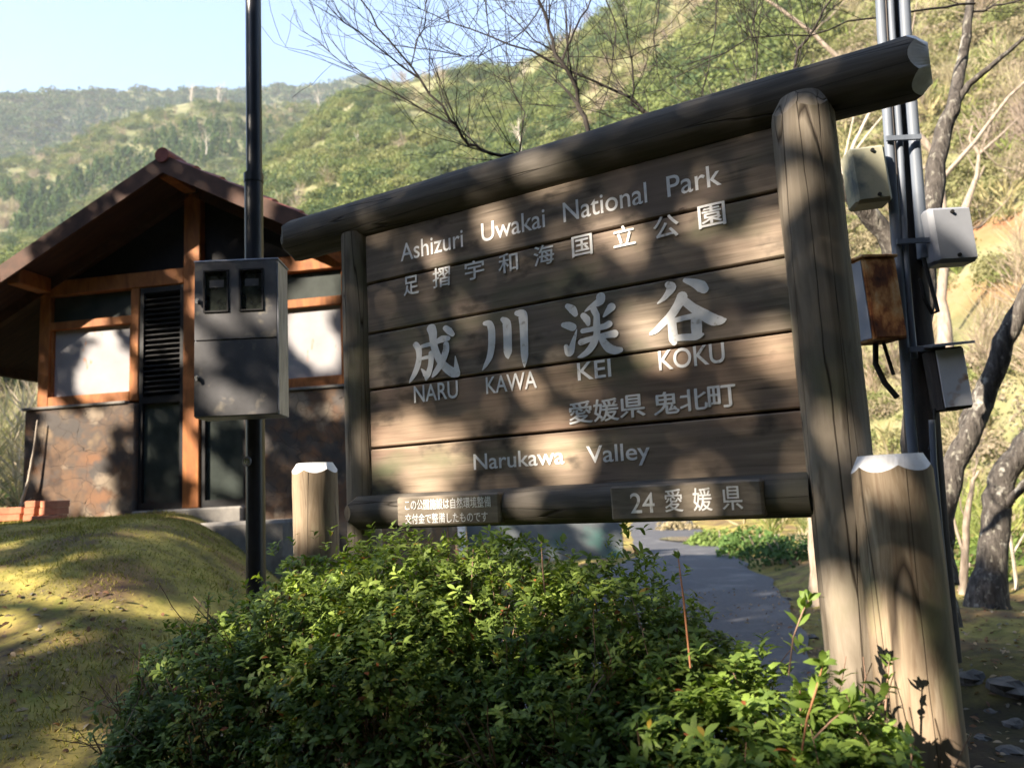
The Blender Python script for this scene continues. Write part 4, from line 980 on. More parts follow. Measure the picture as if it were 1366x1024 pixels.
# ------------------------------------------------------------------ utility pole, conduits and boxes
UY = 3.75
def A3(x, y, Y=UY): return at(x, y, Y)
ub = A3(1246, 790); up = empty('utility_pole', (float(ub[0]), float(ub[1]), 0.0)); tag(up, 'dark pole carrying three pale grey conduits, right of the sign behind the white-topped post', 'utility pole')
o0 = np.array([float(ub[0]), float(ub[1]), 0.0])
def up_tube(name, mt, pts, rad, n=12, Y=UY):
    mb = MB(); mb.tube([A3(x, y, Y) - o0 for x, y in pts], rad, n=n, rough=.12 if mt == 'upole' else 0); return mb.build(name, M[mt], up)
up_tube('pole', 'upole', [(1184, -60), (1194, 80), (1207, 250), (1218, 400), (1228, 540), (1240, 700), (1254, 880)], [.062, .064, .068, .075, .078, .08, .085], 16, UY + .07)
up_tube('conduit', 'conduit', [(1171, -60), (1176, 40), (1190, 250), (1200, 380), (1207, 470), (1214, 560), (1222, 640), (1236, 760)], .023, Y=UY - .05)
up_tube('conduit', 'conduit', [(1185, -60), (1190, 40), (1201, 200), (1207, 330), (1214, 420), (1220, 478)], .016, Y=UY - .05)
up_tube('conduit', 'conduit', [(1203, -60), (1208, 40), (1222, 220), (1232, 345)], .028, Y=UY - .03)
up_tube('conduit', 'conduit', [(1243, 560), (1246, 620), (1253, 700), (1262, 790)], .014, Y=UY - .06)
up_tube('cable', 'cable', [(1232, 345), (1240, 372), (1248, 402), (1251, 415), (1244, 418), (1234, 400), (1228, 372)], .010, 8, UY - .06)
up_tube('cable', 'cable', [(1168, 455), (1168, 485), (1180, 510), (1197, 530)], .014, 8, UY - .05)
up_tube('cable', 'cable', [(1178, 455), (1184, 475), (1192, 500)], .009, 8, UY - .07)
up_tube('cable', 'cable', [(1247, 545), (1246, 580), (1240, 600)], .008, 8, UY - .05)
for i, (x, y) in enumerate(((1192, 196), (1206, 330), (1203, 120), (1222, 470))):
    P = A3(x, y, UY + .02) - o0; mb = MB(); mb.box(P[0] - .085, P[0] + .085, -.11 + P[1] + .0, -.095 + P[1], P[2] - .012, P[2] + .012); mb.build('strap', M['conduit'], up)
def mbox(name, x0, x1, y0, y1, Y, dp, rz, mt, label, extra=None, bev=.008):
    c = A3((x0 + x1) / 2, (y0 + y1) / 2, Y); w_ = float(A3(x1, (y0 + y1) / 2, Y)[0] - A3(x0, (y0 + y1) / 2, Y)[0]); h_ = float(A3((x0 + x1) / 2, y0, Y)[2] - A3((x0 + x1) / 2, y1, Y)[2])
    e = empty(name, (float(c[0]), float(Y), float(c[2]) - h_ / 2), rz); tag(e, label, 'electrical box', 'electrical boxes on the utility pole')
    e.rotation_euler = (0, -radians(2.5), rz)
    mb = MB(); mb.box(-w_ / 2, w_ / 2, 0, dp, 0, h_, bev); mb.build('casing', M[mt], e)
    if extra: extra(e, w_, h_, dp)
    return e
def lid(mt, sm):
    def fn(e, w_, h_, dp):
        mb = MB(); mb.box(-w_ / 2 + .012, w_ / 2 - .012, -.010, -.001, .012, h_ - .012, .004); c = mb.build('cover', M[mt], e)
        for z in (.03, h_ - .03):
            mb = MB(); mb.tube([(w_ * sm, -.010, z), (w_ * sm, -.020, z)], .009, n=10, smooth=False); mb.build('screw', M['cable'], c)
    return fn
mbox('junction_box', 1139, 1187, 194, 269, UY - .12, .13, -.10, 'beigebox', 'beige junction box, uppermost on the left side of the utility pole', lid('beigebox', .12), .012)
mbox('junction_box', 1243, 1305, 275, 349, UY - .10, .12, .12, 'greybox', 'plain blue-grey box on the right side of the utility pole, above the small roofed box', lid('greybox', .0), .015)
def rustx(e, w_, h_, dp):
    mb = MB(); mb.box(-w_ / 2 + .006, w_ / 2 - .006, -.006, -.001, .01, h_ - .01, .002); mb.build('door', M['rust'], e)
    mb = MB(); mb.box(-w_ / 2 - .006, -w_ / 2 - .001, .01, dp - .01, .01, h_ - .01, .001); mb.build('side_panel', M['greybox'], e)
    mb = MB(); mb.box(-w_ / 2 - .014, w_ / 2 + .008, -.014, dp, h_ + .001, h_ + .014, .003); mb.build('lid', M['rust'], e)
mbox('fuse_box', 1156, 1209, 343, 452, UY - .16, .16, radians(16), 'rust', 'heavily rusted brown box with pale side, left of the utility pole below the beige box', rustx, .004)
def roofx(e, w_, h_, dp):
    mb = MB(); mb.box(-w_ / 2 + .0, w_ / 2 - .0, -.008, -.001, .01, h_ - .01, .002); mb.build('door', M['palebox'], e)
    mb = MB(); mb.add([(-w_ / 2 - .03, -.05, h_ + .0), (w_ / 2 + .035, -.05, h_ + .0), (w_ / 2 + .035, dp + .01, h_ + .03), (-w_ / 2 - .03, dp + .01, h_ + .03), (-w_ / 2 - .03, -.05, h_ + .012), (w_ / 2 + .035, -.05, h_ + .012), (w_ / 2 + .035, dp + .01, h_ + .042), (-w_ / 2 - .03, dp + .01, h_ + .042)],
                     [(0, 3, 2, 1), (4, 5, 6, 7), (0, 1, 5, 4), (1, 2, 6, 5), (2, 3, 7, 6), (3, 0, 4, 7)]); mb.build('rain_hood', M['greybox'], e)
    mb = MB(); mb.box(-w_ / 2 - .004, -w_ / 2 - .001, .005, dp, .005, h_ - .005); mb.build('side_panel', M['upole'], e)
mbox('meter_box', 1256, 1292, 462, 545, UY - .14, .15, radians(-4), 'upole', 'small pale box under a little rain hood, lowest on the right of the utility pole', roofx, .004)
# overhead wires
mb = MB(); mb.tube([A3(1180, 10, 3.7), A3(1300, -30, 3.2)], .006, n=6)

# ------------------------------------------------------------------ azalea bushes
def azalea(name, blobs, base, label, nsh, Ll, rnd_seed, col_dark, col_light, grp='azalea bushes in front of the sign', nstem=80):
    global rng
    r = np.random.default_rng(rnd_seed); e = empty(name, base); tag(e, label, 'bush', grp); b0 = np.array(base)
    P = []; N = []; D_ = []
    tot = sum(b[3] * b[5] for b in blobs)
    for (cx, cy, cz, rx, ry, rz) in blobs:
        n = int(nsh * rx * rz / tot); u = unit(r.normal(size=(n * 3, 3))); u = u[u[:, 2] > -.55][:n]; u = np.column_stack([u[:, 0], u[:, 1], np.sign(u[:, 2]) * np.abs(u[:, 2]) ** .68])
        lump = np.array([mnoise.noise(Vector((p[0] * 2.6 + cx * 3, p[1] * 2.6, p[2] * 2.6))) + .5 * mnoise.noise(Vector((p[0] * 7, p[1] * 7 + cx, p[2] * 7))) for p in u])
        k = (1 + .15 * lump) * (1 - .30 * r.uniform(0, 1, len(u)) ** 2.0) * np.where((r.uniform(0, 1, len(u)) < .05) & (u[:, 2] > .1), 1.15, 1)
        q = np.array([cx, cy, cz]) + u * np.array([rx, ry, rz]) * k[:, None]
        # thin, twiggy gaps low on the side towards the viewer
        thin = np.array([mnoise.noise(Vector((p[0] * 3.2, p[2] * 3.2, 4.0 + cx))) for p in q])
        low = np.clip((cz + rz * .42 - q[:, 2]) / .35, 0, 1)
        keep = r.uniform(0, 1, len(q)) > np.clip(thin * 2.4 + .55, 0, .95) * low + (1 - low) * .10 * (thin > .1)
        P.append(q[keep]); D_.append((q - np.array([cx, cy, cz]))[keep])
    P = np.concatenate(P); D_ = unit(np.concatenate(D_))
    ins = np.zeros(len(P), bool)
    for (cx, cy, cz, rx, ry, rz) in blobs:
        d = (P - [cx, cy, cz]) / [rx, ry, rz]; ins |= (np.linalg.norm(d, axis=1) < .60)
    P = P[~ins]; D_ = D_[~ins]
    D_[:, 2] += .55; ax = unit(D_ + .45 * r.normal(size=D_.shape)); ns = len(P)
    LP, LD, LN, LL, LC = [], [], [], [], []
    x = unit(np.cross(ax, r.normal(size=ax.shape))); y = np.cross(ax, x)
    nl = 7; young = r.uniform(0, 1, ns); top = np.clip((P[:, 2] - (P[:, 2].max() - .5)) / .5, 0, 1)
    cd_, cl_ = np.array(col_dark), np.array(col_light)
    for j in range(nl):
        a = 2 * pi * j / nl + r.uniform(0, 6.28, ns) * .15 + r.uniform(-.3, .3, ns)
        tilt = (.35 + .10 * (j % 3)) + r.uniform(-.15, .2, ns)
        rad = x * np.cos(a)[:, None] + y * np.sin(a)[:, None]
        d = unit(rad * np.cos(tilt)[:, None] + ax * np.sin(tilt)[:, None]); n = unit(ax * np.cos(tilt)[:, None] - rad * np.sin(tilt)[:, None])
        LP.append(P - ax * .012 * (j % 3)); LD.append(d); LN.append(n); LL.append(Ll * r.uniform(.6, 1.25, ns))
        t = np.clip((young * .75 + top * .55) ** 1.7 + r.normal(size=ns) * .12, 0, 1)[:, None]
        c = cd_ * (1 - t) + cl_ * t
        odd = r.uniform(0, 1, ns) < .012; c[odd] = [.35, .24, .04]; odd = r.uniform(0, 1, ns) < .006; c[odd] = [.30, .10, .04]
        LC.append(c * r.uniform(.8, 1.2, (ns, 1)))
    LP, LD, LN, LL, LC = map(np.concatenate, (LP, LD, LN, LL, LC))
    V, Fq, kv = leaves(LP - b0, LD, LN, LL, LL * .40)
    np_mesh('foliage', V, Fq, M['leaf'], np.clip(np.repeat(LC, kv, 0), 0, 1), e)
    mb = MB(); rd = random.Random(rnd_seed)
    for i in range(nstem):
        q = P[r.integers(ns)] - b0; root = Vector((q[0] * .18 + rd.gauss(0, .05), q[1] * .18 + rd.gauss(0, .04), 0.0)); tip = Vector(q)
        mid = root.lerp(tip, .5) + Vector((rd.gauss(0, .05), rd.gauss(0, .05), rd.uniform(-.10, .02)))
        pts = [root, root.lerp(mid, .5) + Vector((rd.gauss(0, .02), rd.gauss(0, .02), 0)), mid, mid.lerp(tip, .5) + Vector((rd.gauss(0, .02), rd.gauss(0, .02), 0)), tip]
        r0 = rd.uniform(.006, .014); mb.tube(pts, [r0, r0 * .85, r0 * .65, r0 * .45, .002], n=6, caps=False)
        for j in range(7):
            s = pts[rd.randint(1, 3)]; d = (tip - root).normalized() + Vector((rd.gauss(0, .6), rd.gauss(0, .6), rd.gauss(0, .4)))
            grow(mb, s, d, rd.uniform(.12, .3), r0 * .4, 1, rd, .3, .6, 4, 2)
    mb.build('stems', M['twig'], e)
    return e
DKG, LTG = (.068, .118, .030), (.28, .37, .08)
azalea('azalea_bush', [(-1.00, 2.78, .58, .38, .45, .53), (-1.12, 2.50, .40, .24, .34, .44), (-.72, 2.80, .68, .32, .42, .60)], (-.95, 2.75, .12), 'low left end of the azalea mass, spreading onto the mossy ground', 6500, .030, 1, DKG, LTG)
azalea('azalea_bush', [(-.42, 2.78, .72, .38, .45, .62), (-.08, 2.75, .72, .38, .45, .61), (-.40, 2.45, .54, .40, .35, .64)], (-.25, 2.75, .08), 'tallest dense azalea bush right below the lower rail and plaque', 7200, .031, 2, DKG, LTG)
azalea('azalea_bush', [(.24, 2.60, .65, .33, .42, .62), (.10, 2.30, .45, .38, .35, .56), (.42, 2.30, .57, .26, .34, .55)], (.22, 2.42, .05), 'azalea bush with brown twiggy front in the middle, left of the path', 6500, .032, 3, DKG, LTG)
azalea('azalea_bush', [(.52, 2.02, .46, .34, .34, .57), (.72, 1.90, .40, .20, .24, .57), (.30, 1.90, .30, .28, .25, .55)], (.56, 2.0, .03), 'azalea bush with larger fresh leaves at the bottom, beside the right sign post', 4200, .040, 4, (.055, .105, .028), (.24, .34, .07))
def sprig(pts, label, seed, L=.045, nl=14, mt='redtwig', r=.0026):
    W = [at(x, y, Y) for x, y, Y in pts]; b = W[0]; e = empty('shoot', tuple(map(float, b))); tag(e, label, 'shoot', 'single shoots above the azaleas')
    mb = MB(); mb.tube([p - b for p in W], [r] * (len(W) - 1) + [r * .5], n=6); mb.build('stem', M[mt], e)
    q = np.random.default_rng(seed); P = []; D_ = []
    for i in range(nl):
        t = q.uniform(.35, 1) if i > 4 else 1; k = t * (len(W) - 1); a = int(min(k, len(W) - 2)); P.append(W[a] * (1 - (k - a)) + W[a + 1] * (k - a) - b)
        d = unit(W[-1] - W[-2]) * .8 + q.normal(size=3) * .6; D_.append(d)
    P = np.array(P); D_ = unit(np.array(D_)); N_ = rdir(len(P), 1.0)
    V, Fq, kv = leaves(P, D_, N_, L * q.uniform(.6, 1.1, len(P)), L * .4)
    np_mesh('leaves', V, Fq, M['leaf'], np.tile([.17, .26, .05], (len(V), 1)), e)
sprig([(921, 890, 2.0), (917, 850, 2.0), (912, 800, 2.0), (905, 745, 2.0)], 'tall reddish shoot standing up out of the azalea in front of the path', 1, nl=5, L=.03)
sprig([(1052, 900, 1.9), (1058, 850, 1.9), (1071, 815, 1.9), (1079, 800, 1.9)], 'short leafy shoot left of the right sign post', 2, nl=16, r=.0018, mt='twig')
sprig([(1070, 1000, 1.75), (1076, 960, 1.75), (1090, 915, 1.75), (1098, 885, 1.75)], 'orange-stemmed shoot low beside the right sign post', 3, nl=22, r=.0022)
sprig([(1085, 985, 1.75), (1110, 960, 1.75), (1135, 940, 1.75)], 'leafy shoot leaning right in front of the foot of the right sign post', 4, nl=18, r=.002, mt='twig')
sprig([(727, 790, 2.3), (724, 760, 2.3), (722, 722, 2.3)], 'lone leafy tip below the middle of the lower rail', 5, nl=9, L=.032, mt='twig')
sprig([(1180, 960, 1.95), (1183, 920, 1.95), (1186, 882, 1.95)], 'small dark shoot in front of the stout log post', 6, nl=12, L=.032, mt='twig')
sprig([(1218, 1040, 1.8), (1216, 1005, 1.8), (1214, 985, 1.8)], 'tiny plant at the foot of the stout log post', 7, nl=12, L=.036, mt='twig')

# ------------------------------------------------------------------ moss, grass, litter and stones
n = 150000; X = rng.uniform(-6.5, -.2, n); Y = rng.uniform(2.2, 8.2, n); keep = []
Z = np.array([gh(x, y) for x, y in zip(X, Y)]); dens = np.array([mnoise.noise(Vector((x * 1.7, y * 1.7, 0))) for x, y in zip(X, Y)])
k = (dens + rng.uniform(-.35, .35, n) > -.12) & ~((X > -1.3) & (Y < 3.0))
X, Y, Z, dens = X[k], Y[k], Z[k], dens[k]; n = len(X); P = np.stack([X, Y, Z - .003], 1)
d = rng.normal(size=(n, 3)) * .7; d[:, 2] = 1; d = unit(d); L_ = rng.uniform(.010, .034, (n, 1)) * (1 + np.clip(dens, 0, 1))[:, None]; sd = unit(np.cross(d, rng.normal(size=(n, 3)))) * rng.uniform(.0015, .004, (n, 1))
V = np.stack([P - sd, P + sd, P + d * L_], 1).reshape(-1, 3); Fq = np.arange(3 * n).reshape(n, 3)
cc = np.where(rng.uniform(0, 1, (n, 1)) < .4, [[.40, .33, .12]], [[.26, .26, .055]]) * rng.uniform(.6, 1.3, (n, 1))
tag(np_mesh('grass', V, Fq, M['hill_leaf'], np.clip(np.repeat(cc, 3, 0), 0, 1)), 'short yellow green moss and grass on the mound in front of the hut', 'grass', kind='stuff')
n = 5200; X = np.concatenate([rng.uniform(-4.5, -.6, 1600), rng.uniform(1.1, 5.5, 3600)]); Y = np.concatenate([rng.uniform(1.6, 4.6, 1600), rng.uniform(2, 11, 3600)])
kk = [(not (path_edges(max(y, 2))[0] + .2 < x < path_edges(max(y, 2))[1] - .15)) or random.random() < .28 for x, y in zip(X, Y)]; X, Y = X[kk], Y[kk]; n = len(X)
P = np.stack([X, Y, [gh(x, y) + .008 + (.045 if path_edges(max(y, 2))[0] < x < path_edges(max(y, 2))[1] else 0) for x, y in zip(X, Y)]], 1)
Nn = rdir(n, 1.6); V, Fq, kv = leaves(P, unit(np.cross(Nn, rng.normal(size=(n, 3)))), Nn, rng.uniform(.02, .06, n), .022)
cc = np.array([(.22, .12, .07), (.30, .20, .12), (.14, .08, .05), (.40, .30, .20), (.20, .18, .15)])[rng.integers(0, 5, n)]
tag(np_mesh('leaf_litter', V, Fq, M['hill_leaf'], np.repeat(cc, kv, 0)), 'fallen brown leaves on the ground around the posts and the path edge', 'leaf litter', kind='stuff')
def stone(px, py, r, label, seed):
    P = pxground(px, py); q = np.random.default_rng(seed); mb = MB(); V = []; nn = 10
    for i in range(7):
        ph = pi * i / 6
        for j in range(nn):
            th = 2 * pi * j / nn; u = Vector((sin(ph) * cos(th), sin(ph) * sin(th), cos(ph))); s = 1 + .45 * mnoise.noise(u * 1.5 + Vector((seed, 0, 0)))
            V.append((u.x * r * s * 1.2, u.y * r * s, u.z * r * s * .6))
    mb.add(V, [(i * nn + j, i * nn + (j + 1) % nn, (i + 1) * nn + (j + 1) % nn, (i + 1) * nn + j) for i in range(6) for j in range(nn)])
    tag(mb.build('stone', M['rock'], None, (float(P[0]), float(P[1]), float(P[2]) - r * .12), seed), label, 'stone', 'stones on the ground at the right')
for i, (x, y, r, l) in enumerate(((1300, 905, .10, 'dark stone against the mossy bank right of the stout post'), (1345, 915, .12, 'large grey stone at the right edge under the mossy bank'), (1322, 950, .05, 'small stone in the gravel below the bank'),
                                  (1352, 965, .06, 'rounded stone near the right edge in the gravel'), (1310, 985, .045, 'small pale stone near the bottom right corner'), (1348, 1003, .07, 'flat stone in the bottom right corner'), (1083, 850, .06, 'stone at the path edge left of the right sign post'),
                                  (1050, 800, .07, 'reddish stone on the verge behind the right sign post'), (985, 765, .10, 'stone on the far verge of the path'))): stone(x, y, r, l, i + 1)
# blue-white pipe by the right post
a = pxground(1082, 915); b_ = at(1112, 882, float(a[1]) + .1); mb = MB(); mb.tube([(0, 0, 0), tuple(b_ - a)], .016, n=10)
tag(mb.build('pipe', M['conduit'], None, tuple(map(float, a))), 'short pale blue pipe end sticking up left of the right sign post', 'pipe')
# puddle on the verge of the path
P = at(905, 722, 21); mb = MB(); mb.add([(.42 * cos(a) * (1 + .2 * sin(3 * a)), .9 * sin(a), 0) for a in [2 * pi * k / 20 for k in range(20)]], [tuple(range(20))])
M['water'] = mat('puddle_water', [(.3, G3(.10)), (.7, G3(.16))], 5, rough=.06, bump=0, spec=.8)
tag(mb.build('water', M['water'], None, (float(P[0]), 21, .075)), kind='structure')

# ------------------------------------------------------------------ evergreen trees behind the viewer with gaps cut to dapple the light
PA = np.array([-SH[1], SH[0], 0]) * -1.0          # horizontal, across the sun's direction
PA = PA / np.linalg.norm(PA)
if PA[0] < 0: PA = -PA
QB = np.cross(PA, S3); QB = QB if QB[2] > 0 else -QB
def ab(P): P = np.array(P, float); return P @ PA, P @ QB
LIT = []
def lit(P, r, ry=None): a, b = ab(P); LIT.append((a, b, r, ry or r))
def sp(x, y, dy=0): u, z = Su(x, y, dy); return S0 + SE * u - SN * dy + np.array([0, 0, z])
mpp = lambda Y: Y / FPX
for x, y, r in ((512, 590, 24), (545, 600, 40), (560, 628, 30), (590, 600, 20), (610, 690, 20), (560, 690, 22), (742, 600, 34), (650, 297, 19), (575, 337, 10),
                (852, 430, 25), (866, 452, 20), (798, 298, 14), (832, 318, 14), (1019, 322, 23), (975, 334, 10), (1032, 461, 22), (710, 225, 13), (950, 687, 9), (720, 682, 10), (1048, 290, 8),
                (930, 300, 6), (700, 520, 6)):
    P = sp(x, y, -.02); lit(P, r * .95 * P[1] / FPX)
for x, y, r in ((1072, 165, 18), (1062, 250, 9), (1112, 570, 12), (1118, 790, 18), (1125, 845, 30), (1130, 900, 26)):
    P = sp(x, y, -.09); lit(P, r * .9 * P[1] / FPX)
for x, y, r in ((1180, 640, 16), (1165, 830, 20), (1185, 860, 28), (1200, 905, 24), (1240, 1000, 32), (1255, 960, 18)):
    P = sp(x, y, -.2); lit(P, r * P[1] / FPX)
for x, y, Y, r in ((400, 655, 3.35, 20), (402, 690, 3.35, 22), (405, 630, 3.35, 14), (440, 625, 3.35, 14),
                   (264, 450, 4.1, 10), (300, 425, 4.1, 12), (345, 420, 4.1, 8), (315, 545, 4.1, 16), (268, 480, 4.1, 9), (335, 545, 4.1, 12),
                   (135, 490, 7.9, 30), (110, 505, 7.9, 22), (165, 500, 7.9, 18), (420, 455, 7.6, 26), (410, 430, 7.6, 18), (435, 480, 7.6, 14), (405, 408, 7.6, 14), (400, 392, 7.6, 8),
                   (95, 590, 7.9, 32), (75, 640, 7.9, 26), (120, 650, 7.9, 24), (135, 585, 7.9, 16), (180, 560, 7.9, 12), (125, 685, 7.8, 18), (258, 620, 7.7, 14), (260, 560, 7.7, 8), (300, 640, 7.7, 10), (260, 410, 7.7, 8),
                   (65, 685, 7.2, 26), (15, 685, 7.2, 26), (-20, 680, 7.2, 20), (370, 700, 7.4, 18), (300, 695, 7.4, 12), (60, 380, 7.3, 10), (66, 540, 8, 12)):
    lit(at(x, y, Y), r * Y / FPX * 1.05)
for x, y, r in ((-10, 775, 44), (40, 785, 40), (90, 792, 40), (140, 800, 36), (190, 808, 30), (228, 812, 18), (10, 830, 30), (60, 842, 18), (10, 730, 14), (250, 722, 6), (185, 714, 6), (110, 742, 7), (150, 775, 14), (60, 760, 12),
                (130, 985, 16), (190, 1010, 14), (80, 1012, 10)):
    P = pxground(x, y); lit(P, r * P[1] / FPX, r * P[1] / FPX * .45)
for x, y, Y, r in ((430, 815, 2.5, 18), (360, 768, 2.6, 26), (410, 750, 2.6, 24), (300, 795, 2.6, 20), (560, 728, 2.8, 16), (530, 790, 2.5, 24), (590, 795, 2.4, 22), (655, 785, 2.6, 26), (710, 795, 2.5, 20), (470, 770, 2.6, 16), (620, 750, 2.7, 14), (380, 840, 2.4, 14), (560, 840, 2.3, 14), (960, 905, 1.85, 20), (1010, 960, 1.8, 16), (760, 788, 2.5, 20), (805, 795, 2.4, 14), (640, 835, 2.4, 10), (500, 740, 2.8, 12),
                   (260, 830, 2.6, 12), (330, 870, 2.4, 10), (900, 875, 1.95, 34), (940, 860, 1.95, 26), (860, 880, 1.95, 24), (720, 860, 2.2, 12), (1040, 900, 1.8, 14), (1090, 930, 1.75, 26), (1120, 950, 1.75, 20), (1000, 880, 1.9, 14), (1060, 820, 1.9, 18), (980, 930, 1.8, 18), (850, 960, 1.9, 14), (560, 870, 2.3, 10), (470, 850, 2.3, 12), (400, 900, 2.3, 8), (920, 980, 1.8, 14), (215, 900, 2.5, 10)):
    lit(at(x, y, Y), r * Y / FPX)
n = 270000; Aa = rng.uniform(-16, .9, n); Bb = rng.uniform(-.6, 7.0, n)
top = np.where(Aa > -1.5, 3.95, np.where(Aa > -3.4, 4.35, np.where(Aa > -6, 4.6, 6.6))) + .25 * np.sin(Aa * 5) + .15 * np.sin(Aa * 13)
bot = np.where(Aa > -3.0, -.3, .0); keep = (Bb < top) & (Bb > bot)
Aa, Bb = Aa[keep], Bb[keep]
nzv = np.array([mnoise.noise(Vector((a * 2.3, b * 2.3, 1))) + .5 * mnoise.noise(Vector((a * 5.5, b * 5.5, 4))) for a, b in zip(Aa, Bb)])
hutz = (Aa < -6.5) & (Bb > 1.6); far = Aa < -9.6
keep = ~((hutz | far) & (nzv > .34)) & ~((Aa < -3.4) & (Aa > -6.5) & (nzv > .72)) & ~((Aa >= -3.4) & (nzv > .75))
# leaves cut out in ellipses so sun reaches each chosen spot
for a, b, r, ry in LIT: keep &= ((Aa - a) / (r + .024)) ** 2 + ((Bb - b) / (ry + .024)) ** 2 > 1
Aa, Bb = Aa[keep], Bb[keep]; n = len(Aa)
tree_id = np.clip(((Aa + 16) / 2.45).astype(int), 0, 6)
TT = 10.5 + .8 * rng.normal(size=n) + tree_id % 2 * .8
P = PA[None] * Aa[:, None] + QB[None] * Bb[:, None] + S3[None] * TT[:, None]
D_ = unit(rng.normal(size=(n, 3)) + [0, 0, -.3]); N_ = unit(rng.normal(size=(n, 3)) + S3 * .8)
slabs = ['evergreen tree behind the viewer, %s from the right in the row shading the hut' % s for s in ('first', 'second', 'third', 'fourth', 'fifth', 'sixth', 'seventh')]
for t in range(7):
    k = tree_id == t; c = P[k].mean(0); base = (float(c[0]), float(c[1]), 0.0)
    e = empty('unseen_shade_tree', base); tag(e, slabs[t], 'tree', 'evergreen trees behind the viewer')
    lk = rng.uniform(.06, .11, k.sum()); V, Fq, kv = leaves(P[k] - np.array(base) - D_[k] * lk[:, None] * .5, D_[k], N_[k], lk, .065)
    np_mesh('crown', V, Fq, M['leaf'], np.tile([.04, .08, .025], (len(V), 1)), e)
    # trunk and limbs: kept clear of the gaps
    mb = MB(); zt = float(c[2]); mb.tube([(0, 0, -.2), (.05, .1, zt * .35), (-.05, .05, zt * .62)], [.20, .16, .11], n=12, rough=.2)
    mb.build('trunk', M['bark'], e)

# unseen dense evergreens added behind and beside the viewer to block sky light
def sunlit(a, b):
    top = np.where(a > -1.5, 3.9, np.where(a > -6, 4.3, 6.4)); k = (b > top) & (a < 1.2)
    for la, lb, r, ry in LIT: k |= ((a - la) / (r + .19)) ** 2 + ((b - lb) / (ry + .19)) ** 2 < 1
    return k
bigp = [crown_proto(20, 1300, .030, flat=1.0, seed=70 + i) for i in range(2)]
BT = [((3.0, -5.5), 5.0, 7.0, 'added sky-blocking evergreen straight behind the viewer, slightly right'), ((-3.5, -6.0), 5.0, 8.5, 'tall added sky-blocking evergreen behind the viewer, slightly left'),
      ((9.0, -3.0), 4.6, 6.5, 'added sky-blocking evergreen behind the viewer to the right'), ((-14.5, -2.5), 4.6, 5.5, 'added sky-blocking evergreen far left behind the viewer'),
      ((-8.5, -10.5), 5.0, 6.0, 'broad added sky-blocking evergreen behind the row of shading trees'), ((13.5, 2.0), 4.4, 6.5, 'added sky-blocking evergreen out of frame right of the mossy bank'),
      ((-15.5, 4.5), 4.0, 4.5, 'added sky-blocking evergreen out of frame left of the mound'), ((0.0, -11.0), 5.5, 9.0, 'tallest added sky-blocking evergreen farthest behind the viewer'),
      ((6.0, -9.5), 5.2, 8.0, 'tall added sky-blocking evergreen behind the viewer, between two rounder ones on the right'), ((-6.5, -5.0), 3.6, 2.6, 'low added sky-blocking evergreen under the row of shading trees'),
      ((3.5, -3.2), 3.2, 9.5, 'leaning added sky-blocking evergreen whose high crown hangs over the viewer'), ((-3.0, -2.8), 3.0, 10.5, 'slender added sky-blocking evergreen whose high crown hangs over the left of the viewer')]
def rear(x, y):  # added unseen hillside, shaped to block sky light but pass the sun
    d = math.hypot(x, y); az = math.degrees(atan2(x, y)); away = abs((az + 126.9 + 180) % 360 - 180)
    el = .34 + .34 * ss((away - 22) / 25); return ss((d - 12) / 10) * (d - 12) * el
az_ = np.radians(np.linspace(97, 278, 90)); dd_ = np.concatenate([np.linspace(12, 60, 26), [80, 110, 150, 200]])
V = np.array([(d * sin(a), d * cos(a), rear(d * sin(a), d * cos(a)) * min(1, ss((a - radians(97)) / .2) + 0) * ss((radians(278) - a) / .2) + .8 * nz(d * sin(a), d * cos(a), .15, 2) - .9) for d in dd_ for a in az_])
I = np.arange(len(V)).reshape(len(dd_), 90); tag(np_mesh('added_rear_hillside', V, np.stack([I[:-1, :-1], I[1:, :-1], I[1:, 1:], I[:-1, 1:]], -1).reshape(-1, 4), M['hill'], np.full((len(V), 3), .45), smooth=True), kind='structure')
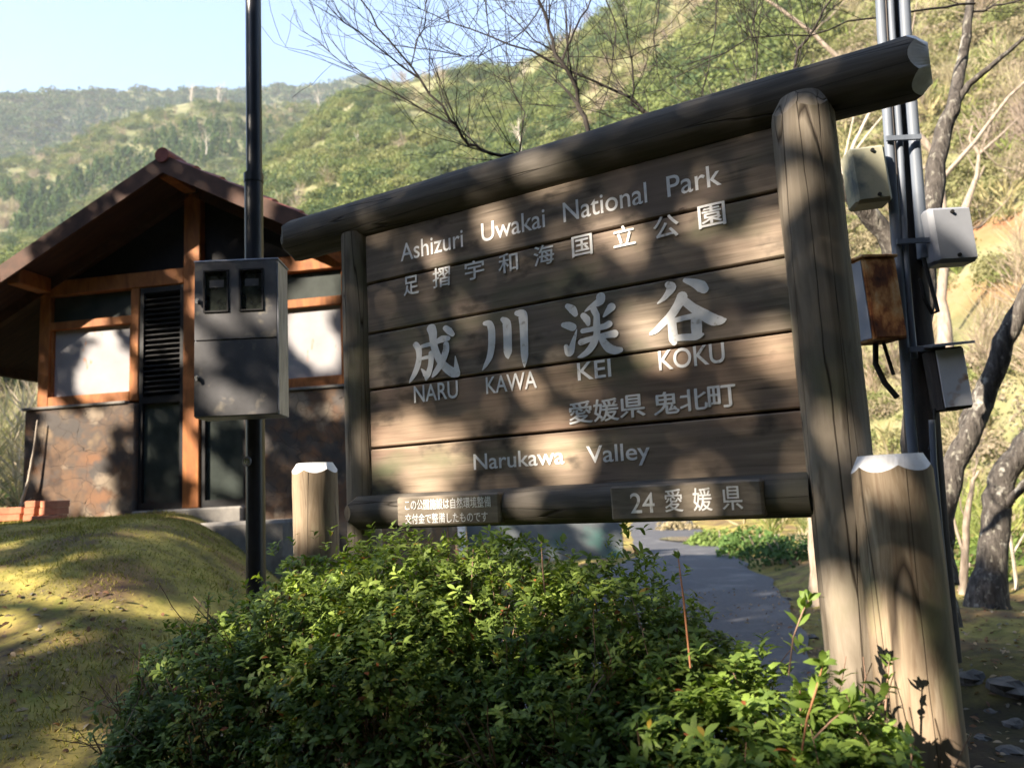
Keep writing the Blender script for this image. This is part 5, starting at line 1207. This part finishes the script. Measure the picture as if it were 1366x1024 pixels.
items = []  # dark forest added on that hillside to block sky light
for _ in range(900):
    a = radians(rng.uniform(100, 275)); d = 15 + 65 * rng.uniform() ** 1.2; x, y = d * sin(a), d * cos(a)
    edge = ss((a - radians(97)) / .2) * ss((radians(278) - a) / .2); z = rear(x, y) * edge
    hh = rng.uniform(3.0, 4.6) if abs((math.degrees(atan2(x, y)) + 126.9 + 180) % 360 - 180) < 24 else rng.uniform(3.5, 6)
    items.append((pick(broad), (x, y, z + .6), hh * (.6 + .4 * ss((d - 15) / 12)), (.045, .075, .025)))
scatter('added_rear_forest', items, ('dark evergreen forest added on the unseen hillside behind the viewer, blocking sky', 'forest'))
for i, ((x, y), r, z, lab) in enumerate(BT):
    e = empty('unseen_shade_tree', (x, y, 0)); tag(e, lab, 'tree', 'added sky-blocking evergreens around the viewer')
    V, Fq, br = bigp[i % 2]; V = V * [r, r, r * 1.1] + [0, 0, z]; Q = V.reshape(-1, 4, 3); c = Q.mean(1) + [x, y, 0]
    k = ~sunlit(c @ PA, c @ QB) & (c[:, 2] > 1.9); Q = Q[k]
    np_mesh('crown', Q.reshape(-1, 3), np.arange(4 * len(Q)).reshape(-1, 4), M['leaf'], np.tile([.035, .065, .02], (4 * len(Q), 1)), e)
    mb = MB(); mb.tube([(0, 0, -.2), (.1, 0, z * .5), (0, .1, z + r * .4)], [.22, .18, .10], n=12, rough=.2); mb.build('trunk', M['bark'], e)

# ------------------------------------------------------------------ haze
HB = MB(); HB.box(-1300, 1300, -60, 1500, -2.0, 560)
hm = bpy.data.materials.new('haze'); hm.use_nodes = True; T = hm.node_tree; T.nodes.clear()
out = T.nodes.new('ShaderNodeOutputMaterial'); pv = T.nodes.new('ShaderNodeVolumePrincipled'); pv.inputs['Color'].default_value = (.86, .92, 1, 1)
pv.inputs['Density'].default_value = .00028; pv.inputs['Anisotropy'].default_value = .0; T.links.new(pv.outputs[0], out.inputs['Volume'])
tag(HB.build('haze', hm), 'thin pale haze filling the valley', 'haze', kind='stuff')
